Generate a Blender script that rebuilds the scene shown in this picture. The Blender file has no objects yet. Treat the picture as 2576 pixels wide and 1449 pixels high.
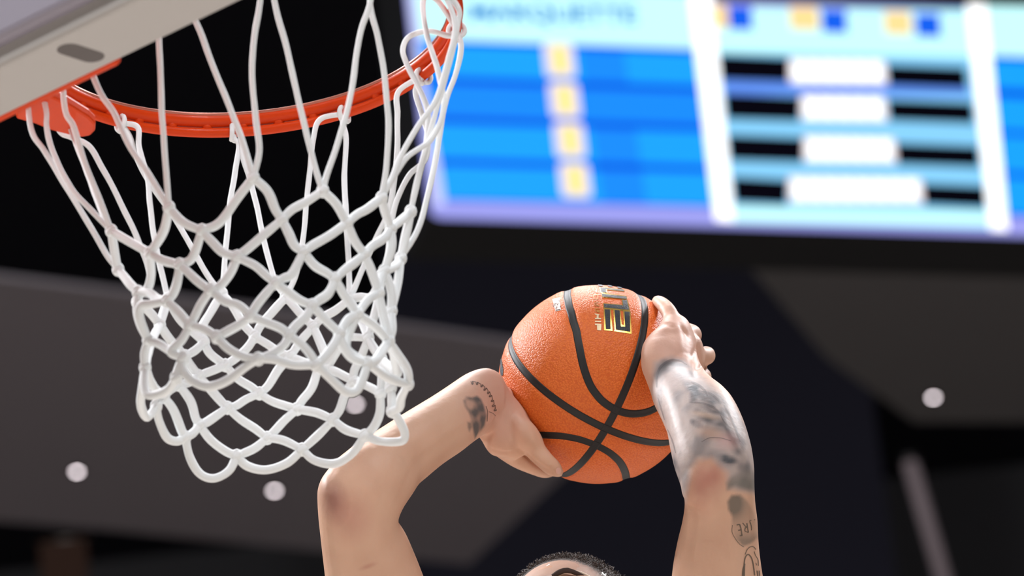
import bpy, math, random
import numpy as np
from mathutils import Vector, noise
from mathutils.bvhtree import BVHTree
random.seed(4); rng = np.random.default_rng(4)
scn = bpy.context.scene
COL = scn.collection
# ------------------------------------------------------------------ camera
W, H, FPX = 2576, 1449, 13170.0
PITCH, ROLL = math.radians(23.62), math.radians(-6.0)
CP = np.array([0.262, -5.0849, 0.5])
FW = np.array([0, math.cos(PITCH), math.sin(PITCH)])
_R0 = np.array([1.0, 0, 0]); _U0 = np.cross(_R0, FW)
RT = math.cos(ROLL)*_R0 + math.sin(ROLL)*_U0
UP = -math.sin(ROLL)*_R0 + math.cos(ROLL)*_U0
camd = bpy.data.cameras.new('camera'); cam = bpy.data.objects.new('camera', camd); COL.objects.link(cam)
from mathutils import Matrix
cam.matrix_world = Matrix(((RT[0], UP[0], -FW[0], CP[0]), (RT[1], UP[1], -FW[1], CP[1]), (RT[2], UP[2], -FW[2], CP[2]), (0, 0, 0, 1)))
camd.sensor_width = 36; camd.lens = FPX/W*36
camd.clip_end = 300
camd.dof.use_dof = True; camd.dof.focus_distance = 6.07; camd.dof.aperture_fstop = 6.7
camd.dof.aperture_blades = 0
scn.camera = cam
# ------------------------------------------------------------------ world, lights, exposure
world = bpy.data.worlds.new('world'); scn.world = world; world.use_nodes = True
world.node_tree.nodes['Background'].inputs[0].default_value = (0.5, 0.55, 0.65, 1)
world.node_tree.nodes['Background'].inputs[1].default_value = 0.004
def area(name, loc, size, power, col, target=(0.2, 0.3, 2.7)):
    l = bpy.data.lights.new(name, 'AREA'); l.shape = 'DISK'; l.size = size; l.energy = power; l.color = col
    o = bpy.data.objects.new(name, l); COL.objects.link(o); o.location = loc
    o.rotation_euler = (Vector(target)-Vector(loc)).to_track_quat('-Z', 'Y').to_euler()
    return o
area('arena_light_a', (-11, 7, 15), 2.2, 3700, (.97, .97, 1.0))
area('arena_light_b', (9, 9, 15), 2.6, 2100, (.97, .97, 1.0))
area('arena_light_c', (-7, -9, 14), 3.0, 1700, (.97, .97, 1.0))
area('arena_light_d', (7, -10, 14), 3.0, 1150, (.97, .97, 1.0))
area('court_light_e', (0, 8, 17), 5.0, 2300, (.97, .97, 1.0), (0, 8, 0))
scn.view_settings.view_transform = 'Standard'; scn.view_settings.look = 'None'
scn.view_settings.gamma = 1; scn.view_settings.use_curve_mapping = False
scn.view_settings.exposure = 0.08

# ------------------------------------------------------------------ helpers
def ray(x, y): return FW + RT*((x-W/2)/FPX) - UP*((y-H/2)/FPX)
def at(x, y, z): return CP + ray(x, y)*z
def onz(x, y, z):
    r = ray(x, y); return CP + r*((z-CP[2])/r[2])
def project(P):
    d = np.asarray(P, float)-CP; z = d@FW
    return W/2+FPX*(d@RT)/z, H/2-FPX*(d@UP)/z, z
def unit(v):
    v = np.asarray(v, float); return v/np.linalg.norm(v)
def lin(c):
    return tuple(((x/255)/12.92 if x/255 <= .04045 else ((x/255+.055)/1.055)**2.4) for x in c)+(1,)
def mat(name, rgb, rough=.5, spec=.5, metal=0, emit=None, estr=1, bump=None, coat=0, var=0, vscale=20):
    m = bpy.data.materials.new(name); m.use_nodes = True
    nt = m.node_tree; b = nt.nodes['Principled BSDF']
    b.inputs['Base Color'].default_value = lin(rgb) if rgb[0] > 1 or rgb[1] > 1 else (*rgb, 1)
    b.inputs['Roughness'].default_value = rough
    b.inputs['Specular IOR Level'].default_value = spec
    b.inputs['Metallic'].default_value = metal
    b.inputs['Coat Weight'].default_value = coat
    if emit:
        b.inputs['Emission Color'].default_value = lin(emit); b.inputs['Emission Strength'].default_value = estr
    tc = nt.nodes.new('ShaderNodeTexCoord')
    if var:
        n = nt.nodes.new('ShaderNodeTexNoise'); n.inputs['Scale'].default_value = vscale; n.inputs['Detail'].default_value = 4
        nt.links.new(tc.outputs['Object'], n.inputs['Vector'])
        mx = nt.nodes.new('ShaderNodeMix'); mx.data_type = 'RGBA'
        base = b.inputs['Base Color'].default_value[:]
        mx.inputs['A'].default_value = tuple(c*(1-var) for c in base[:3])+(1,)
        mx.inputs['B'].default_value = tuple(min(1, c*(1+var)) for c in base[:3])+(1,)
        nt.links.new(n.outputs['Fac'], mx.inputs['Factor']); nt.links.new(mx.outputs['Result'], b.inputs['Base Color'])
    if bump:
        n = nt.nodes.new('ShaderNodeTexNoise'); n.inputs['Scale'].default_value = bump[0]; n.inputs['Detail'].default_value = 3
        nt.links.new(tc.outputs['Object'], n.inputs['Vector'])
        bp = nt.nodes.new('ShaderNodeBump'); bp.inputs['Strength'].default_value = bump[1]; bp.inputs['Distance'].default_value = bump[2]
        nt.links.new(n.outputs['Fac'], bp.inputs['Height']); nt.links.new(bp.outputs['Normal'], b.inputs['Normal'])
    return m
def link(name, verts, faces, m, parent=None, smooth=True):
    me = bpy.data.meshes.new(name)
    me.from_pydata([tuple(map(float, v)) for v in verts], [], [tuple(f) for f in faces]); me.validate(); me.update()
    if smooth: me.shade_smooth()
    if m: me.materials.append(m)
    o = bpy.data.objects.new(name, me); COL.objects.link(o)
    if parent: put(o, parent)
    return o
def put(o, parent):
    o.parent = parent
    o.matrix_parent_inverse = Matrix.Translation(-Vector(parent.location))
def thing(name, label, cat, loc=(0, 0, 0), group=None):
    o = bpy.data.objects.new(name, None); COL.objects.link(o); o.location = tuple(map(float, loc)); o.empty_display_size = .1
    o['label'] = label; o['category'] = cat
    if group: o['group'] = group
    return o
def tag(o, label, cat, group=None):
    o['label'] = label; o['category'] = cat
    if group: o['group'] = group
def struct(o): o['kind'] = 'structure'; return o
def catmull(pts, n=6):
    P = np.array(pts, float)
    if len(P) < 3:
        t = np.linspace(0, 1, n*2+1)[:, None]; return P[0]*(1-t)+P[-1]*t
    Q = np.vstack([2*P[0]-P[1], P, 2*P[-1]-P[-2]]); out = []
    for i in range(1, len(Q)-2):
        p0, p1, p2, p3 = Q[i-1:i+3]
        for t in np.arange(n)/n:
            out.append(.5*((2*p1)+(-p0+p2)*t+(2*p0-5*p1+4*p2-p3)*t*t+(-p0+3*p1-3*p2+p3)*t**3))
    out.append(P[-1]); return np.array(out)
def tube(pts, rad, seg=10, closed=False, squash=None):
    """verts, faces of a tube; rad scalar or list"""
    P = np.array(pts, float); n = len(P); rad = np.full(n, rad) if np.isscalar(rad) else np.array(rad)
    if closed: T = np.roll(P, -1, 0)-np.roll(P, 1, 0)
    else: T = np.gradient(P, axis=0)
    T /= np.linalg.norm(T, axis=1)[:, None]+1e-12
    ref = np.array([0, 0, 1.0]) if abs(T[0][2]) < .9 else np.array([1.0, 0, 0])
    N = ref-T[0]*(ref@T[0]); N /= np.linalg.norm(N); V = []
    for i in range(n):
        N = N-T[i]*(N@T[i]); N /= np.linalg.norm(N); B = np.cross(T[i], N)
        for k in range(seg):
            a = 2*math.pi*k/seg; V.append(P[i]+rad[i]*(math.cos(a)*N+math.sin(a)*B))
    F = []
    m = n if closed else n-1
    for i in range(m):
        j = (i+1) % n
        for k in range(seg):
            k2 = (k+1) % seg; F.append((i*seg+k, i*seg+k2, j*seg+k2, j*seg+k))
    if not closed: F.append(tuple(range(seg))[::-1]); F.append(tuple((n-1)*seg+k for k in range(seg)))
    return V, F
def merge(parts):
    V, F = [], []
    for v, f in parts:
        o = len(V); V.extend(v); F.extend([tuple(i+o for i in q) for q in f])
    return V, F
def prism(poly_front, vec):
    """polygon (list of 3D) extruded by vec"""
    n = len(poly_front); A = [np.array(p, float) for p in poly_front]; Bq = [p+np.array(vec) for p in A]
    F = [tuple(range(n)), tuple(range(2*n-1, n-1, -1))]+[(i, i+n, (i+1) % n+n, (i+1) % n) for i in range(n)]
    return A+Bq, F
def box(o, ax, ay, az):
    """box from corner o along three vectors"""
    o, ax, ay, az = map(lambda q: np.array(q, float), (o, ax, ay, az))
    return prism([o, o+ax, o+ax+ay, o+ay], az)
def bevel(o, w=.003, s=2):
    b = o.modifiers.new('bevel', 'BEVEL'); b.width = w; b.segments = s; b.limit_method = 'ANGLE'
def ellipsoid(c, ax, ay, az, nu=20, nv=12):
    V = []; F = []; c = np.array(c, float)
    for j in range(1, nv):
        th = math.pi*j/nv
        for i in range(nu):
            ph = 2*math.pi*i/nu; V.append(c+ax*math.sin(th)*math.cos(ph)+ay*math.sin(th)*math.sin(ph)+az*math.cos(th))
    V.append(c+az); V.append(c-az); t = len(V)-2; b = t+1
    for j in range(nv-2):
        for i in range(nu):
            i2 = (i+1) % nu; F.append((j*nu+i, (j+1)*nu+i, (j+1)*nu+i2, j*nu+i2))
    for i in range(nu):
        F.append((t, i, (i+1) % nu)); F.append((b, (nv-2)*nu+(i+1) % nu, (nv-2)*nu+i))
    return V, F

# ------------------------------------------------------------------ materials
M_floor = mat('court_wood', (174, 165, 156), .35, .4, var=.15, vscale=3)
M_dark = mat('black_paint', (40, 40, 47), .9, .1)
M_back = mat('charcoal_wall_paint', (92, 92, 96), .9, .1)
M_navy = mat('navy_paint', (56, 56, 70), .9, .1, var=.1, vscale=.3)
M_soffit = mat('grey_plaster', (126, 121, 127), .9, .1, var=.06, vscale=.25)
M_soffit2 = mat('olive_grey_plaster', (108, 106, 107), .9, .1, var=.06, vscale=.25)
M_lampw = mat('lamp_glow', (255, 255, 255), .5, emit=(235, 222, 226), estr=14)
M_housing = mat('black_metal', (16, 16, 18), .5)
M_orange = mat('orange_enamel', (212, 64, 14), .4, .16, coat=.05, bump=(60, .15, .002))
M_steel = mat('zinc_steel', (150, 145, 140), .35, .5, metal=1)
M_worn = mat('worn_enamel', (186, 110, 92), .3, .5, metal=.35)
M_pad = mat('grey_vinyl_padding', (178, 174, 170), .6, .4, bump=(900, .12, .0006))
M_frame = mat('backboard_frame_paint', (146, 140, 152), .5)
M_slot = mat('slot_shade_grey', (96, 90, 88), .8)  # colour stands in for the shade inside the slot
M_glass = mat('backboard_glass', (225, 235, 232), .05, .5)
M_glass.node_tree.nodes['Principled BSDF'].inputs['Transmission Weight'].default_value = .95
M_net = mat('white_nylon_cord', (238, 242, 243), .75, .25, bump=(700, .35, .0008))
M_rubber = mat('black_rubber_channel', (24, 23, 23), .55, .5, bump=(900, .3, .0004))
M_gold = mat('gold_foil', (226, 186, 92), .3, .5, metal=.75, bump=(900, .3, .0003))
M_ink = mat('dark_pebbled_ink', (32, 34, 42), .5, .5, bump=(700, .8, .0008))
M_silver = mat('silver_foil', (222, 196, 184), .4, .5, metal=.15, bump=(500, .9, .001))
M_tat = mat('faded_tattoo_ink', (104, 92, 80), .5, .3)
M_tatd = mat('dark_tattoo_ink', (82, 78, 74), .5, .3)
M_hair = mat('dark_brown_hair', (70, 60, 54), .55, .4)
M_brow = mat('eyebrow_hair', (58, 40, 32), .8)
M_eye = mat('eye_white', (225, 220, 215), .15)
M_iris = mat('iris_brown', (60, 40, 26), .1)
M_nail = mat('fingernail', (222, 176, 160), .3, .5)
M_jersey = mat('white_jersey_knit', (228, 228, 232), .8, bump=(900, .3, .001))
M_trim = mat('navy_trim', (22, 34, 84), .8)
M_shoe = mat('white_shoe_leather', (225, 225, 225), .5)
M_sole = mat('shoe_rubber', (60, 60, 66), .7)

# ------------------------------------------------------------------ setting
def slab(name, x0, x1, y0, y1, z0, z1, m):
    v, f = box((x0, y0, z0), (x1-x0, 0, 0), (0, y1-y0, 0), (0, 0, z1-z0)); return struct(link(name, v, f, m, smooth=False))
slab('floor', -26, 26, -22, 48, -.1, 0, M_floor)
slab('ceiling', -26, 26, -22, 48, 21, 21.3, M_dark)
slab('wall_back', -26, 26, 48, 48.3, 0, 21, M_back)
slab('wall_left', -26.3, -26, -22, 48, 0, 21, M_dark)
slab('wall_right', 26, 26.3, -22, 48, 0, 21, M_dark)
slab('wall_front', -26, 26, -22.3, -22, 0, 21, M_dark)
def soffit(name, px, z, m, th=.03):
    pts = [onz(x, y, z) for x, y in px]; v, f = prism(pts, (0, 0, th)); return struct(link(name, v, f, m, smooth=False))
soffit('ceiling_soffit_left', [(-260, 668), (500, 762), (1000, 822), (1340, 872), (1560, 940), (1500, 1120), (1340, 1270), (1180, 1420), (800, 1385), (300, 1335), (-260, 1290)], 13.0, M_soffit)
soffit('ceiling_soffit_right', [(1790, 560), (2800, 500), (2800, 1062), (2300, 1062), (2080, 900)], 14.2, M_soffit2)
# navy bulkhead wall between the two soffits
def at_plane_y(x, y, Y):
    r = ray(x, y); return CP+r*((Y-CP[1])/r[1])
xa_ = at_plane_y(1030, 1300, 38)[0]; xb_ = at_plane_y(2235, 1300, 38)[0]
v, f = box((xa_, 38, 0), (xb_-xa_, 0, 0), (0, .4, 0), (0, 0, 20)); struct(link('wall_bulkhead', v, f, M_navy, smooth=False))
# column
p = onz(2352, 1440, 12.0); zt = 12.9
v, f = tube([(p[0], p[1]-2.0, 7.0), (p[0], p[1]-2.0, 10.0), (p[0], p[1]-2.0, zt-.5), (p[0], p[1]-2.0, zt)], .15, 20)
M_col = mat('pale_column_paint', (164, 148, 152), .8)
def at_plane_y(x, y, Y):
    r = ray(x, y); return CP+r*((Y-CP[1])/r[1])
base = at_plane_y(2372, 1449, 27.0); top = at_plane_y(2290, 1165, 27.0)
colx = (base[0]+top[0])/2
t = thing('steel_brace', 'pale leaning steel brace rising blurred in the dark at lower right', 'brace', (base[0], 27, 0))
dn = (base-top)/(base[2]-top[2]); foot = base+dn*(0-base[2])
v, f = tube([foot, (foot+top)/2, top], .055, 16); link('shaft', v, f, M_col, t)
v, f = tube([top, top-dn*-.0+np.array([0, 0, .05])], .07, 16); link('cap', v, f, M_housing, t)
v, f = tube([foot, foot+np.array([0, 0, .1])], .2, 20); link('base_plate', v, f, M_housing, t)
# downlights
labels = ['round downlight glowing low at far left below the net', 'round downlight just below the hanging net bottom loops', 'round downlight seen through the right side of the net', 'round downlight on the right soffit beyond the raised arm']
for (x, y, z, lb, r) in ((193, 1180, 13.0, labels[0], .02), (690, 1228, 13.0, labels[1], .02), (893, 1010, 13.0, labels[2], .019), (2347, 994, 14.2, labels[3], .021)):
    P = onz(x, y, z)
    t = thing('ceiling_downlight', lb, 'light', P, 'recessed downlights in the soffits')
    ring = [P+np.array([math.cos(a)*(r+.012), math.sin(a)*(r+.012), -.012]) for a in np.linspace(0, 2*math.pi, 25)[:-1]]
    v, f = tube(ring, .012, 8, True); link('trim_ring', v, f, M_housing, t)
    v, f = tube([P+np.array([0, 0, -.02]), P+np.array([0, 0, -.001])], r, 24); link('lens', v, f, M_lampw, t, False)
# dim objects in the stands at the lower left
M_org = mat('glowing_orange_cloth', (52, 30, 19), .8, emit=(120, 66, 28), estr=.02)  # slight emission added to the cloth, which is no lamp
for (x, y, w_, h_, m, nm, lb, ct) in ((160, 1412, .34, .34, M_org, 'hanging_banner', 'dim orange banner hanging blurred at the lower left corner', 'banner'),):
    P = at_plane_y(x, y, 30)
    t = thing(nm, lb, ct, P)
    v, f = box(P+np.array([-w_/2, 0, -h_/2]), (w_, 0, 0), (0, .03, 0), (0, 0, h_)); o = link('cloth', v, f, m, t, False); bevel(o, .01)
    v, f = tube([P+np.array([-w_/2-.03, .015, h_/2]), P+np.array([w_/2+.03, .015, h_/2])], .015, 10); link('rod', v, f, M_steel, t)

# ------------------------------------------------------------------ scoreboard
az = math.radians(19.0); SD = np.array([math.cos(az), math.sin(az), 0]); SN = np.array([math.sin(az), -math.cos(az), 0])  # SN faces camera
S0 = at(1800, 560, 26.0)
def sb(x, y, off=0):
    r = ray(x, y); P0 = S0+SN*off; s = ((P0-CP)@SN)/(r@SN); return CP+r*s
sbt = thing('arena_scoreboard', 'bright blue video scoreboard with lavender border and white dividers', 'scoreboard', S0)
def em(name, c, s=1.0): return mat(name, (2, 2, 2), .6, .05, emit=c, estr=s)
E_lav = em('led_lavender', (158, 160, 240)); E_lavl = em('led_pale_lavender', (200, 208, 255), 1.05)
E_cyan = em('led_pale_cyan', (198, 253, 255), 1.1); E_cy2 = em('led_light_cyan', (120, 225, 255), 1.0)
E_blue = em('led_blue', (24, 160, 255), 1.05); E_blue2 = em('led_mid_blue', (22, 140, 252)); E_dbl = em('led_dark_blue', (0, 84, 226))
E_white = em('led_white', (255, 255, 255), 1.5); E_yel = em('led_pale_yellow', (255, 232, 120), 1.1); E_pk = em('led_warm_white', (246, 232, 240), 1.0)
E_band = em('led_sky_band', (138, 212, 255), 1.0); E_band2 = em('led_royal_band', (100, 150, 250), 1.0); E_sq = em('led_square_blue', (18, 96, 240)); E_ysq = em('led_square_yellow', (255, 222, 150), 1.05)
E_blk = mat('led_off_black', (7, 6, 14), .9, .0); E_txt = em('led_letter_blue', (30, 150, 240), .8)
def quad(name, px, m, layer, parent=sbt, th=.006):
    pts = [sb(x, y, layer) for x, y in px]; v, f = prism(pts, -SN*th); return link(name, v, f, m, parent, False)
def hq(name, xa, xb, ya, yb, m, layer, lean=.125, slope=.018, parent=sbt):
    """panel piece: x given at y=300; edges lean with the screen"""
    def X(x, y): return x+(y-300)*lean*(1+(x-1500)/7000)
    def Y(y, x): return y+(x-xa)*slope
    return quad(name, [(X(xa, ya), Y(ya, xa)), (X(xb, ya), Y(ya, xb)), (X(xb, yb), Y(yb, xb)), (X(xa, yb), Y(yb, xa))], m, layer, parent)
# housing box
hv = [sb(1010, -190, -.02), sb(2830, -90, -.02), sb(2830, 20+574, -.02), sb(1078, 548, -.02)]
hv = [sb(1004, -200, -.02), sb(1084, 546, -.02), sb(2900, 604, -.02), sb(2810, -130, -.02)]
v, f = prism(hv, -SN*.5); o = link('housing', v, f, M_housing, sbt, False)
def rounded(px, r=26):
    out = []
    n = len(px)
    for i in range(n):
        p = np.array(px[i], float); a = unit(np.array(px[i-1])-p); b = unit(np.array(px[(i+1) % n])-p)
        for t in np.linspace(0, 1, 6):
            out.append(tuple((1-t)**2*(p+a*r)+2*t*(1-t)*p+t*t*(p+b*r)))
    return out
quad('screen_border', rounded([(1000, -210), (1084, 548), (2900, 604), (2810, 32), (1800, 2), (1400, -30)], 30), E_lav, 0)
# left section
quad('left_margin_strip', [(1012, -120), (1040, -120), (1120, 515), (1096, 515)], E_lavl, .01)
quad('left_name_panel', [(1040, -60), (1738, -12), (1748, 120), (1060, 98)], E_cyan, .012)
quad('left_stat_panel', [(1052, 98), (1748, 124), (1806, 520), (1122, 503)], E_dbl, .012)
def lerp(a, b, t): return (a[0]+(b[0]-a[0])*t, a[1]+(b[1]-a[1])*t)
def grid(c00, c10, c11, c01, u, w):
    return lerp(lerp(c00, c10, u), lerp(c01, c11, u), w)
LQ = ((1052, 98), (1748, 124), (1806, 520), (1122, 503))
for i, (a, b) in enumerate(((.03, .225), (.275, .475), (.525, .735), (.785, .99))):
    row = quad('stat_row', [grid(*LQ, 0.0, a), grid(*LQ, 1, a), grid(*LQ, 1, b), grid(*LQ, 0.0, b)], E_blue if i != 1 else E_blue2, .02)
    quad('row_shade', [grid(*LQ, .58, a), grid(*LQ, .74, a), grid(*LQ, .74, b), grid(*LQ, .58, b)], E_blue2, .028, row)
    quad('digit_plate', rounded([(x, y) for x, y in ((1366+i*13, 106+i*101), (1440+i*13, 108+i*101), (1450+i*13, 194+i*101), (1375+i*13, 192+i*101))], 14), E_pk, .035, row)
    quad('digit_core', [(x, y) for x, y in ((1390+i*13, 116+i*101), (1420+i*13, 116+i*101), (1428+i*13, 182+i*101), (1398+i*13, 182+i*101))], E_yel, .045, row)
# name letters
def text_poly(s, size, name):
    cu = bpy.data.curves.new('letters', 'FONT'); cu.body = s; cu.size = size; cu.resolution_u = 3; cu.offset = .025
    ob = bpy.data.objects.new('letters', cu); COL.objects.link(ob)
    bpy.context.view_layer.update()
    me = bpy.data.meshes.new_from_object(ob.evaluated_get(bpy.context.evaluated_depsgraph_get()))
    COL.objects.unlink(ob); bpy.data.objects.remove(ob)
    V = np.array([v.co[:] for v in me.vertices]); F = [tuple(p.vertices) for p in me.polygons]; bpy.data.meshes.remove(me)
    return V, F
V, F = text_poly('MARQUETTE', 1.0, 'n'); V = V-V.min(0); V[:, :2] /= V.max(0)[:2]
pts = [sb(*grid((1180, 8), (1600, 14), (1604, 68), (1186, 60), p[0], 1-p[1]), .03) for p in V]
link('name_letters', pts, F, E_txt, sbt, False)
# middle section
quad('centre_divider', [(1733, -20), (1790, -20), (1846, 556), (1800, 552)], E_white, .03)
quad('centre_panel', [(1788, 18), (2448, 24), (2508, 572), (1842, 556)], E_band, .012)
quad('centre_header', [(1790, 16), (2450, 30), (2464, 142), (1802, 128)], E_cyan, .016)
quad('centre_footer', [(1838, 520), (2500, 534), (2506, 568), (1842, 556)], E_cyan, .016)
quad('centre_divider', [(2432, 10), (2480, 10), (2536, 578), (2492, 576)], E_white, .03)
for (x, y, w_, m, nm) in ((1790, 18, 34, E_ysq, 'bonus_square'), (1836, 22, 48, E_sq, 'bonus_square'), (1992, 22, 58, E_ysq, 'bonus_square'), (2072, 30, 50, E_sq, 'bonus_square'), (2230, 34, 54, E_ysq, 'bonus_square'), (2308, 40, 50, E_sq, 'bonus_square')):
    quad(nm, [(x-6, y-6), (x+w_+6, y-5), (x+w_+10, y+52), (x-2, y+50)], m, .03+.002*(m is E_sq))
for (x, y, w_, l2) in ((1812, 144, 170, 0), (1826, 242, 184, 0), (1834, 346, 184, 0), (1846, 452, 132, 0)):
    quad('off_bar', [(x-4, y-7), (x+w_+6, y+1), (x+w_+2, y+62), (x+2, y+56)], E_blk, .03)
for (x, y, w_) in ((2236, 168, 190), (2238, 256, 206), (2258, 366, 200), (2326, 468, 148)):
    quad('off_bar', [(x-6, y-6), (x+w_+4, y-4+w_*.03), (x+w_+8, y+54), (x, y+46)], E_blk, .03)
for (xa, xb, y, ns) in ((1984, 2226, 146, 6), (2014, 2226, 238, 5), (2020, 2250, 342, 6), (1984, 2318, 444, 8)):
    base_ = quad('word_plate', [(xa, y), (xb, y+6), (xb+6, y+66), (xa+4, y+62)], E_pk, .03)
    for k in range(ns):
        a = xa+8+(xb-xa-10)*k/ns; b = a+(xb-xa-10)/ns*.82
        quad('word_block', [(a, y+8), (b, y+10), (b+5, y+58), (a+5, y+56)], E_white, .04, base_)
quad('blue_band', [(1818, 196), (2436, 214), (2440, 240), (1822, 236)], E_band2, .018)
# right section
quad('right_name_panel', [(2480, 14), (2780, 20), (2790, 150), (2492, 138)], E_cyan, .012)
quad('right_stat_panel', [(2494, 140), (2800, 152), (2850, 560), (2534, 542)], E_dbl, .012)
RQ = ((2494, 140), (2800, 152), (2850, 560), (2534, 542))
for a, b in ((.03, .2), (.26, .46), (.5, .72), (.76, .98)):
    quad('stat_row', [grid(*RQ, 0, a), grid(*RQ, 1, a), grid(*RQ, 1, b), grid(*RQ, 0, b)], E_blue, .02)
# hanging rods carry it from the roof
for k, x in enumerate((1500, 2300)):
    P = sb(x, 0, -.27); v, f = tube([P, (P[0], P[1], 21.0)], .03, 8); link('hanger_rod', v, f, M_housing, sbt)

# ------------------------------------------------------------------ backboard
BD = np.array([.793, -.609, 0]); BN = np.array([.609, .793, 0])    # along board, towards the court
RC = np.array([0, 0, 3.05])
bb = thing('backboard', 'grey padded bottom edge of glass backboard at top left', 'backboard', -BN*.40+np.array([0, 0, 2.84]))
def bp(u, n, z): return BD*u+BN*n+np.array([0, 0, z])
def rbox(name, u0, u1, n0, n1, z0, z1, m, parent, w=.004):
    v, f = box(bp(u0, n0, z0), BD*(u1-u0), BN*(n1-n0), (0, 0, z1-z0)); o = link(name, v, f, m, parent, False)
    if w: bevel(o, w, 3)
    return o
pad = rbox('edge_padding', -.93, .93, -.462, -.377, 2.842, 2.905, M_pad, bb, .007)
rbox('frame_bottom', -.90, .90, -.452, -.39, 2.906, 2.96, M_frame, bb, .004)
rbox('frame_back_rail', -.90, .90, -.478, -.455, 2.862, 2.99, M_frame, bb, .008)
for u in (-.90, .86): rbox('frame_side', u, u+.04, -.44, -.39, 2.96, 3.96, M_frame, bb)
rbox('frame_top', -.90, .90, -.44, -.39, 3.92, 3.96, M_frame, bb)
rbox('glass_pane', -.86, .86, -.415, -.403, 2.96, 3.92, M_glass, bb, 0)
for u in (-.93, .89): rbox('corner_padding', u, u+.04, -.462, -.377, 2.90, 3.25, M_pad, bb, .01)
# slot on the underside: flush flat patch, its inner shade put in as dark grey
c0 = onz(203, 132, 2.8425); sa = onz(160, 118, 2.8425); sbp = onz(246, 146, 2.8425)
ax_ = (sbp-sa)/2; cen = (sa+sbp)/2; nrm = unit(np.cross(ax_, [0, 0, 1]))
hw = .0125; L = np.linalg.norm(ax_); au = unit(ax_)
pp = []
for k in range(16):
    a = -math.pi/2+math.pi*k/15; pp.append(cen+au*(L-hw*.6+math.cos(a)*hw)+nrm*math.sin(a)*hw)
for k in range(16):
    a = math.pi/2+math.pi*k/15; pp.append(cen-au*(L-hw*.6)+au*math.cos(a)*hw+nrm*math.sin(a)*hw)
pp = [np.array([q[0], q[1], 2.8418]) for q in pp]
v, f = prism(pp, (0, 0, .004)); link('slot_shade_patch', v, f, M_slot, pad, False)

# ------------------------------------------------------------------ rim
rim = thing('basketball_hoop', 'orange steel basketball hoop with mounting plate under the backboard', 'rim', (0, 0, 3.05))
def ring(R, r, z, n=144, seg=14):
    return tube([(R*math.cos(a), R*math.sin(a), z) for a in np.linspace(0, 2*math.pi, n+1)[:-1]], r, seg, True)
v, f = ring(.2335, .0082, 3.0655); rr = link('hoop_ring', v, f, M_orange, rim)
v, f = ring(.2335, .0055, 3.0508); link('net_ring', v, f, M_orange, rim)
HA = [8, 36, 66, 98, 131, 163, 191, 222, 252, 281, 311, 340]
for k in range(36):
    a = math.radians(5+k*10)
    P = np.array([.2335*math.cos(a), .2335*math.sin(a), 0]); T = np.array([-math.sin(a), math.cos(a), 0])
    v, f = tube([P+T*.006*s+np.array([0, 0, 3.0578]) for s in (-1, -.5, 0, .5, 1)], [.002, .0045, .005, .0045, .002], 8)
    link('weld_tab', v, f, M_orange, rim)
# scuffed bare line on top inner edge
v, f = ring(.2275, .0024, 3.0705, 144, 8); link('worn_steel_edge', v, f, M_worn, rim)
# mounting: face plate on the board, housing, arms, lower gusset
rbox('mounting_plate', -.150, .150, -.376, -.361, 2.846, 3.08, M_orange, rim, .012)
rbox('hinge_housing', -.075, .075, -.361, -.262, 2.975, 3.075, M_orange, rim, .01)
gz = 2.975
g = [onz(x, y, gz) for x, y in ((40, 300), (85, 312), (130, 330), (170, 340), (205, 347), (228, 343), (240, 330), (241, 312), (225, 296), (170, 262), (120, 240), (60, 240))]
v, f = prism(g, (0, 0, .012)); o = link('lower_gusset', v, f, M_orange, rim, False); bevel(o, .003)
for s in (-1, 1):
    a = math.atan2(-BN[1], -BN[0])+s*.45
    v, f = tube([bp(s*.07, -.30, 3.03), np.array([.2335*math.cos(a), .2335*math.sin(a), 3.062])], [.016, .010], 12); link('support_arm', v, f, M_orange, rim)
for u in (-.05, .05):
    for zz in (2.99, 3.06):
        v, f = tube([bp(u, -.262, zz), bp(u, -.254, zz)], .008, 6); link('bolt', v, f, M_steel, rim, False)
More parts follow.
